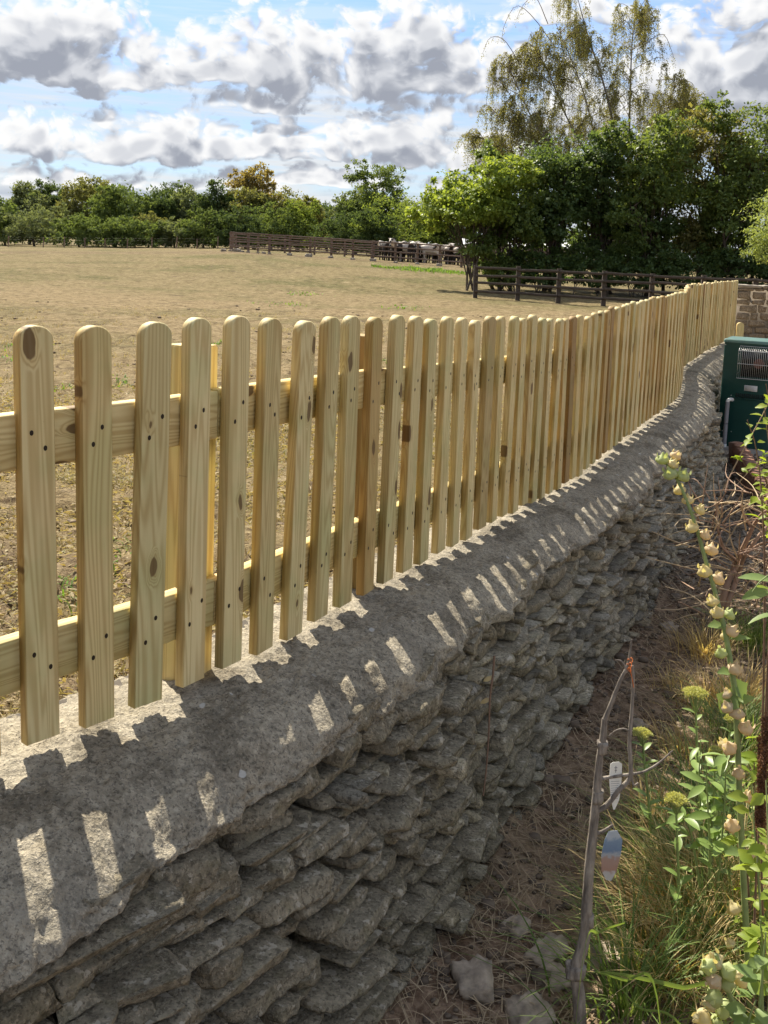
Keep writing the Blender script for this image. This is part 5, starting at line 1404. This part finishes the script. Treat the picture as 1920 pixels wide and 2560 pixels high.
def brown_shrub():
    r = np.random.default_rng(95); b = GP(1790, 1600); Y = b[1]; o = np.array(b)
    t = thing('woody_shrub', 'leafless brown shrub with pinkish forking branches by the path', 'shrub', o)
    def q(p, d=0): return PY(p[0], p[1], Y + d) - o
    main = [([(1790, 1610), (1800, 1540), (1815, 1470), (1835, 1420), (1858, 1370), (1880, 1320)], .022, .012), ([(1800, 1560), (1822, 1500), (1848, 1430), (1862, 1390), (1905, 1330), (1940, 1300)], .018, .008),
            ([(1880, 1320), (1862, 1290), (1850, 1262)], .010, .005), ([(1880, 1320), (1905, 1285), (1935, 1268)], .011, .006), ([(1838, 1400), (1810, 1370), (1795, 1325), (1793, 1290)], .009, .004), ([(1793, 1295), (1788, 1250), (1788, 1235)], .004, .0018),
            ([(1845, 1405), (1800, 1360), (1815, 1318), (1900, 1300)], .005, .0025), ([(1815, 1315), (1740, 1300), (1700, 1318)], .004, .0015), ([(1862, 1385), (1900, 1360), (1940, 1352)], .008, .004)]
    for k, (pts, a, e) in enumerate(main):
        mb = MB(); c = curve([q(p, r.normal(0, .05) if i else 0) for i, p in enumerate(pts)], 14); tube(mb, c, np.linspace(a, e, 14), 7, wob=.15, rng=r); mb.obj('branch', M['shrubwood'], t, smooth=True)
    for k in range(130):
        x0, y0 = r.uniform(1735, 1940), r.uniform(1230, 1560); a = r.uniform(-.6, 3.7); L = r.uniform(50, 150)
        p0 = q((x0, y0), r.normal(0, .18)); p1 = q((x0 + math.cos(a) * L, y0 - math.sin(a) * L * .7), r.normal(0, .25)); mid = (p0 + p1) / 2 + r.normal(0, .02, 3)
        mb = MB(); tube(mb, curve([p0, mid, p1], 7), np.linspace(.0045, .0012, 7), 5); mb.obj('twig', M['stem_straw'] if k % 3 else M['shrubwood'], t, smooth=True)
brown_shrub()

def straw_stalks():
    """bleached fallen stems leaning out of the border"""
    r = np.random.default_rng(97)
    S = [([(1752, 1345), (1800, 1240), (1850, 1140), (1905, 1040), (1930, 985)], 4.6, .006, 'long bleached stalk leaning up towards the boiler'), ([(1760, 1350), (1830, 1230), (1890, 1160), (1940, 1110)], 4.5, .005, 'bleached stalk lying just under the longest one'),
         ([(1790, 1400), (1850, 1300), (1925, 1200)], 4.3, .005, 'straw stem leaning over the brown shrub'), ([(1770, 1530), (1820, 1440), (1920, 1395)], 4.0, .004, 'dry stem crossing low through the brown shrub'), ([(1690, 1480), (1760, 1460), (1850, 1475), (1930, 1450)], 4.2, .004, 'dead stem arching low beside the shrub foot')]
    for pts, Y, rad, lb in S:
        Y = GP(*pts[0])[1]; P = np.array([PY(x, y, Y - .1 * i) for i, (x, y) in enumerate(pts)]); x, y = P[0][:2]; g = gz(x, y); o = np.array([x, y, g]); t = thing('dry_stalk', lb, 'stalk', o, 'dry stalks in the border')
        P = P - o; P[0][2] = -.02; mb = MB(); tube(mb, curve(P, 16), np.linspace(rad, rad * .4, 16), 6); mb.obj('stem', M['stem_straw'], t, smooth=True)
straw_stalks()

def leafy_bush(name, label, px, Y, stems, m, seed, L=(.04, .07), nl=16, stemmat='stem_brown', W=.62):
    r = np.random.default_rng(seed); b = PY(px[0], px[1], Y); g = gz(b[0], Y); o = np.array([b[0], Y, g]); t = thing(name, label, 'plant', o)
    for pts in stems:
        P = np.array([PY(x, y, Y + d) for x, y, d in pts]) - o; P = np.vstack([[(0, 0, -.02)], P]); c = curve(P, 24); mb = MB(); tube(mb, c, np.linspace(.005, .0015, 24), 5); mb.obj('stem', M[stemmat], t, smooth=True)
        for k in range(nl):
            i = r.integers(8, 24); a = r.random() * 6.28; l = r.uniform(*L); mb = MB(); d = np.array([math.cos(a), math.sin(a), r.uniform(-.3, .5)])
            broad_leaf(mb, c[i] + d * .01, d, (r.normal(0, .4), r.normal(0, .4) - .2, 1), l, l * W, 5, .25, 2 if m == 'bramble' else 0); mb.obj('leaf', PL[m], t, smooth=True)
    return t
leafy_bush('bramble', 'yellow-green leafy bramble shoots in front of the boiler', (1915, 1900), 3.6, [[(1912, 1500, 0), (1905, 1250, 0), (1890, 1120, .05), (1868, 1050, .05)], [(1930, 1400, 0), (1925, 1150, .0), (1910, 1010, .05)], [(1940, 1400, .1), (1915, 1200, .1), (1880, 1190, .1), (1850, 1140, .1)], [(1945, 1300, 0), (1935, 1080, 0), (1915, 960, 0)], [(1935, 1500, .1), (1930, 1300, .1), (1895, 1240, .1)]], 'bramble', 111, (.030, .055), 17)
leafy_bush('dock_plant', 'broad smooth green leaves hanging at the edge of the brown shrub', (1960, 1950), 3.3, [[(1950, 1600, 0), (1935, 1450, 0), (1905, 1450, -.03), (1880, 1480, -.05)], [(1955, 1550, 0), (1940, 1470, 0), (1915, 1490, 0)]], 'mallow', 112, (.08, .12), 6, 'stem_green', .42)
leafy_bush('weed_plant', 'leafy green weed at the right behind the hollyhock foot', (1915, 2700), 2.3, [[(1905, 2450, 0), (1900, 2250, .05), (1880, 2000, .1)], [(1930, 2400, 0), (1925, 2200, 0), (1915, 1950, .1)], [(1925, 2500, 0), (1912, 2400, 0), (1900, 2300, 0)]], 'bramble', 113, (.025, .048), 22, 'stem_green')
leafy_bush('weed_plant', 'pale leafy weed filling the gap between sedum and hollyhock', (1780, 2330), 2.85, [[(1775, 2150, 0), (1770, 2020, 0), (1765, 1900, 0)], [(1800, 2150, 0), (1812, 2000, 0), (1815, 1890, 0)], [(1740, 2150, 0), (1720, 2060, 0), (1700, 2040, 0)]], 'sedum', 114, (.05, .085), 13, 'stem_green', .38)
leafy_bush('weed_plant', 'dark leafy weed under the short hollyhock', (1900, 2800), 2.0, [[(1895, 2600, 0), (1905, 2450, 0), (1915, 2330, 0)], [(1860, 2650, 0), (1870, 2560, 0), (1890, 2500, 0)]], 'mallow', 115, (.03, .05), 14, 'stem_green', .6)

leafy_bush('weed_plant', 'bright leafy weed beside the tall sedum stem', (1760, 2230), 3.0, [[(1755, 2080, 0), (1748, 1960, 0), (1752, 1850, 0)], [(1790, 2080, 0), (1800, 1980, 0), (1806, 1930, 0)]], 'sedum', 116, (.045, .075), 14, 'stem_green', .4)
leafy_bush('nettle_plant', 'yellowing leafy stems right behind the seed spikes', (1925, 2450), 2.75, [[(1900, 2250, 0), (1890, 2050, 0), (1885, 1900, 0)], [(1925, 2200, 0), (1915, 2000, 0), (1908, 1850, 0)], [(1880, 2300, 0), (1868, 2180, 0), (1850, 2080, 0)]], 'bramble', 117, (.03, .06), 20, 'stem_brown', .55)

def hanging_twig():
    a = [(1236, 1640), (1232, 1690), (1225, 1745), (1222, 1830), (1216, 1920), (1208, 1990)]
    P = []
    for x, y in a:
        # just proud of the wall face
        lo, hi = 2.0, 4.5
        for _ in range(40):
            m = (lo + hi) / 2; p = PY(x, y, m)
            sd = side(p[:1], p[1:2])[0]
            zb_ = float(zbase(p[1])); fc = float(np.interp(m, [2, 4], [.335, .31])) + BATTER * max(0, zb_ - .16 - p[2]) + .035
            if sd > fc: lo = m
            else: hi = m
        P.append(PY(x, y, lo))
    P = np.array(P); t = thing('dead_vine', 'thin dead vine stem hanging down the face of the wall', 'vine', P[-1]); mb = MB(); tube(mb, curve(P - P[-1], 24), np.linspace(.004, .0022, 24), 6); mb.obj('stem', M['stem_brown'], t, smooth=True)
    r = np.random.default_rng(4); mb = MB(); c = P - P[-1]
    for i in (1, 2): broad_leaf(mb, c[i], (-.8, -.2, -.5), (0, -1, .3), .035, .016, 4, .5)
    mb.obj('leaf', PL['podtan'], t)
hanging_twig()

# ------------------------------------------------------------------ boiler, brick edging, end wall
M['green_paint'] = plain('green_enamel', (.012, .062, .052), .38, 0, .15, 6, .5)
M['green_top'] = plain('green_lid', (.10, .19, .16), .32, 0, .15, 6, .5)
M['steel'] = plain('bright_wire', (.62, .62, .60), .35, .7, .1)
M['black'] = plain('black_recess', (.012, .012, .012), .8)
M['pipe'] = plain('grey_pipe', (.27, .27, .29), .45, 0, .1)
M['white_plastic'] = plain('white_plastic', (.75, .75, .73), .4, 0, .05)
M['slabc'] = plain('concrete_base', (.34, .32, .29), .9, 0, .25, 12)
M['flue'] = plain('rusty_flue', (.16, .06, .045), .6, .2, .3)
def boiler():
    b = PZ(1791, 1112, GARDEN_Z + .06); o = np.array([b[0], b[1], GARDEN_Z + .06]); an = math.radians(-27)
    t = thing('boiler_cabinet', 'dark green metal boiler cabinet with a wire flue guard beside the wall', 'boiler', o); t.rotation_euler = (0, 0, an)
    Hh = 1.135; Wd = .82; Dp = .50; bv = .012     # front face runs local +x, back local +y
    mb = MB(); ring = [(0, bv), (bv, 0), (Wd - bv, 0), (Wd, bv), (Wd, Dp - bv), (Wd - bv, Dp), (bv, Dp), (0, Dp - bv)]
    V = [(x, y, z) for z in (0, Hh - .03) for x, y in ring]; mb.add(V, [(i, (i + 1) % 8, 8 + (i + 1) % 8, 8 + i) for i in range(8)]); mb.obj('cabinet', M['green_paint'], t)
    mb = MB(); e = .008; rg = [(x + (e if x > Wd / 2 else -e), y + (e if y > Dp / 2 else -e)) for x, y in ring]
    V = [(x, y, Hh - .034) for x, y in rg] + [(x, y, Hh - .004) for x, y in rg] + [(x * .985 + .006, y * .98 + .005, Hh) for x, y in rg]
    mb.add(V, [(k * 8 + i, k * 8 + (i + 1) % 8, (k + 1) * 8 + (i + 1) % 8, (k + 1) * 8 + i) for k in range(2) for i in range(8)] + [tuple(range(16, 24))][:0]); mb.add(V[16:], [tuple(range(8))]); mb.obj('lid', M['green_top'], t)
    # flue opening and guard
    x0, x1, z0, z1 = .165, .60, .735, 1.075
    mb = MB(); mb.box((x0 + .02, -.004, z0 + .02), (x1 - .02, .004, z1 - .03)); mb.obj('flue_recess', M['black'], t)
    mb = MB(); a = np.linspace(0, 6.28, 20); fx, fz = x0 + .20, z0 + .17
    tube(mb, [(fx, -.01, fz), (fx, -.07, fz)], .05, 18); mb.obj('flue', M['flue'], t, smooth=True)
    gd = link('flue_guard', None, None, t)
    for k in range(24):
        x = x0 + (x1 - x0) * k / 23; mb = MB(); tube(mb, [(x, -.002, z1), (x, -.085, z1 - .035), (x, -.10, z1 - .05), (x, -.10, z0 + .01), (x, -.002, z0)], .0017, 5); mb.obj('guard_wire', M['steel'], gd, smooth=True)
    for z, y in ((z1 - .002, -.004), (z1 - .045, -.10), ((z0 + z1) / 2 - .01, -.10), (z0 + .008, -.10)):
        mb = MB(); tube(mb, [(x0 - .004, y, z), (x1 + .004, y, z)], .0032, 6); mb.obj('guard_bar', M['steel'], gd, smooth=True)
    for z in np.linspace(z0 + .06, z1 - .08, 3):
        for x in (x0, x1): mb = MB(); tube(mb, [(x, -.10, z), (x, 0, z)], .0022, 5); mb.obj('guard_bar', M['steel'], gd, smooth=True)
    mb = MB(); mb.box((.235, -.004, .605), (.365, -.001, .665)); pl = mb.obj('rating_plate', M['white_plastic'], t)
    mb = MB()
    for k in range(5): mb.box((.243, -.0052, .655 - k * .010), (.355 - .02 * (k % 2), -.0044, .658 - k * .010))
    mb.obj('print', M['ink'], pl)
    for k in range(26): mb = MB(); x = .155 + k * .020; mb.box((x, -.004, .53), (x + .011, .002, .575)); mb.obj('vent_slot', M['black'], t)
    mb = MB(); mb.box((.14, -.010, .515), (.70, -.002, .523)); mb.obj('vent_lip', M['green_paint'], t)
    for x, z in ((.012, Hh - .06), (.11, .545), (.05, .16), (.14, .16), (.05, .055), (.145, .045), (.70, Hh - .06)):
        mb = MB(); tube(mb, [(x, -.004, z), (x, .001, z)], .006, 8); mb.obj('screw', M['steel'], t)
    # condensate pipe
    mb = MB(); c = curve([(.125, .0, .50), (.105, -.05, .505), (.088, -.06, .485), (.088, -.06, .45)], 10); tube(mb, c, .019, 12); mb.obj('pipe_elbow', M['white_plastic'], t, smooth=True)
    mb = MB(); tube(mb, [(.088, -.06, .48), (.088, -.06, .255)], .022, 14); tube(mb, [(.088, -.06, .25), (.088, -.06, .245)], .018, 14); tube(mb, [(.088, -.06, .245), (.088, -.06, .02)], .0215, 14); mb.obj('pipe', M['pipe'], t, smooth=True)
    mb = MB(); tube(mb, [(.088, -.06, .03), (.088, -.06, -.06)], .024, 14); mb.obj('pipe_collar', M['white_plastic'], t, smooth=True)
    mb = MB(); mb.box((-.12, -.14, -.16), (Wd + .2, Dp + .1, -.002)); s = mb.obj('concrete_slab', M['slabc'], None, loc=o, label='rough concrete slab under the green boiler cabinet', category='slab'); s.rotation_euler = (0, 0, an)
boiler()

def brickb(T):
    p = coords(T); r = orand(T); n = T.noise(p, 22.0, 5, .65)
    c = T.ramp(n, [(.3, (.16, .075, .05)), (.7, (.34, .18, .12))]); T.put(T.bs.inputs['Base Color'], T.mix(T.math('MULTIPLY', r, .5), c, (.30, .21, .15))); bump(T, n, .6, .006)
M['brick'] = mat('old_brick', brickb)
def brick_edge():
    t = thing('brick_edging', 'old red bricks set on end as a stepped edging along the path', 'edging'); r = np.random.default_rng(6)
    P0 = PZ(1836, 1160, GARDEN_Z); P1 = PZ(1905, 1262, GARDEN_Z); d = (P1 - P0); L = np.linalg.norm(d); d /= L; an = math.atan2(d[1], d[0])
    n = int(L * 1.5 / .078)
    for k in range(n):
        c = P0 + d * (.078 * k + .04); mb = MB(); w, h, q = .068, .225, .108; b = .006
        ring = [(-w / 2 + b, -q / 2), (w / 2 - b, -q / 2), (w / 2, -q / 2 + b), (w / 2, q / 2 - b), (w / 2 - b, q / 2), (-w / 2 + b, q / 2), (-w / 2, q / 2 - b), (-w / 2, -q / 2 + b)]
        V = [(x, y, z) for z in (-.06, h - b) for x, y in ring] + [(x * .93, y * .93, h) for x, y in ring]
        mb.add(V, [(l * 8 + i, l * 8 + (i + 1) % 8, (l + 1) * 8 + (i + 1) % 8, (l + 1) * 8 + i) for l in range(2) for i in range(8)]); mb.add(V[16:], [tuple(range(8))])
        o = mb.obj('brick', M['brick'], t, loc=(c[0], c[1], gz(c[0], c[1]) + r.normal(0, .006))); o.rotation_euler = (r.normal(0, .03), r.normal(0, .03), an + .75 + r.normal(0, .05))
    # planting soil held behind the bricks
brick_edge()

M['buff'] = mat('buff_stone', lambda T: stone_b(T, (.36, .275, .185), (.55, .48, .38)))
def end_wall():
    """mortared stone wall closing the garden beyond the boiler"""
    a = PY(1838, 700, 17.4); t = thing('end_wall', 'buff stone wall with a pale capping closing the garden behind the boiler', 'wall', (a[0], 17.4, GARDEN_Z)); r = np.random.default_rng(15)
    dx, dy = .985, -.17
    top = 1.28 - GARDEN_Z
    mb = MB(); mb.box((0, .05, -.2), (4.5, .36, top - .02)); c = mb.obj('core', M['mortar'], t); c.rotation_euler = (0, 0, math.atan2(dy, dx))
    z = 0.0; k = 0
    while z < top - .05:
        h = min(r.uniform(.085, .14), top - z); x = r.uniform(-.1, 0) + .1
        while x < 3.2:
            L = r.uniform(.14, .34); W, F = stone_mesh(r, L - .018, .16, h - .016, 5, 2, 3, seed=800 + k); mb = MB(); mb.add(W, F)
            px, py = x + L / 2, r.normal(0, .008) + .08; o = mb.obj('stone', M['buff'], t, smooth=True, loc=(px * dx - py * dy, px * dy + py * dx, z + h / 2)); o.rotation_euler = (0, 0, math.atan2(dy, dx)); x += L; k += 1
        z += h
    x = -.02
    while x < 3.2:
        L = r.uniform(.3, .5); W, F = stone_mesh(r, L - .006, .44, .055, 6, 4, 2, seed=900 + k); mb = MB(); mb.add(W, F); px, py = x + L / 2, .17; o = mb.obj('cap_stone', M['boulder'], t, smooth=True, loc=(px * dx - py * dy, px * dy + py * dx, top + .025)); o.rotation_euler = (0, 0, math.atan2(dy, dx)); x += L; k += 1
M['mortar'] = plain('lime_mortar', (.33, .27, .20), .95, 0, .25, 20)
end_wall()
def round_post():
    p = PZ(1850, 1010, GARDEN_Z); Y = 13.2; q = PY(1851, 806, Y); t = thing('round_topped_post', 'short round-topped timber post just behind the boiler', 'post', (q[0], Y, GARDEN_Z))
    h = q[2] - GARDEN_Z; w = .045; pts = [(-w, 0), (w, 0)] + [(w * math.cos(a), h - w + w * math.sin(a)) for a in np.linspace(0, math.pi, 12)]; k = len(pts)
    V = [(x, y, z) for y in (-.02, .02) for x, z in pts]; mb = MB(); mb.add(V, [(i, (i + 1) % k, k + (i + 1) % k, k + i) for i in range(k)]); mb.add(V[:k], [list(range(k))]); mb.add(V[k:], [list(range(k))[::-1]]); mb.obj('post', M['post'], t)
round_post()
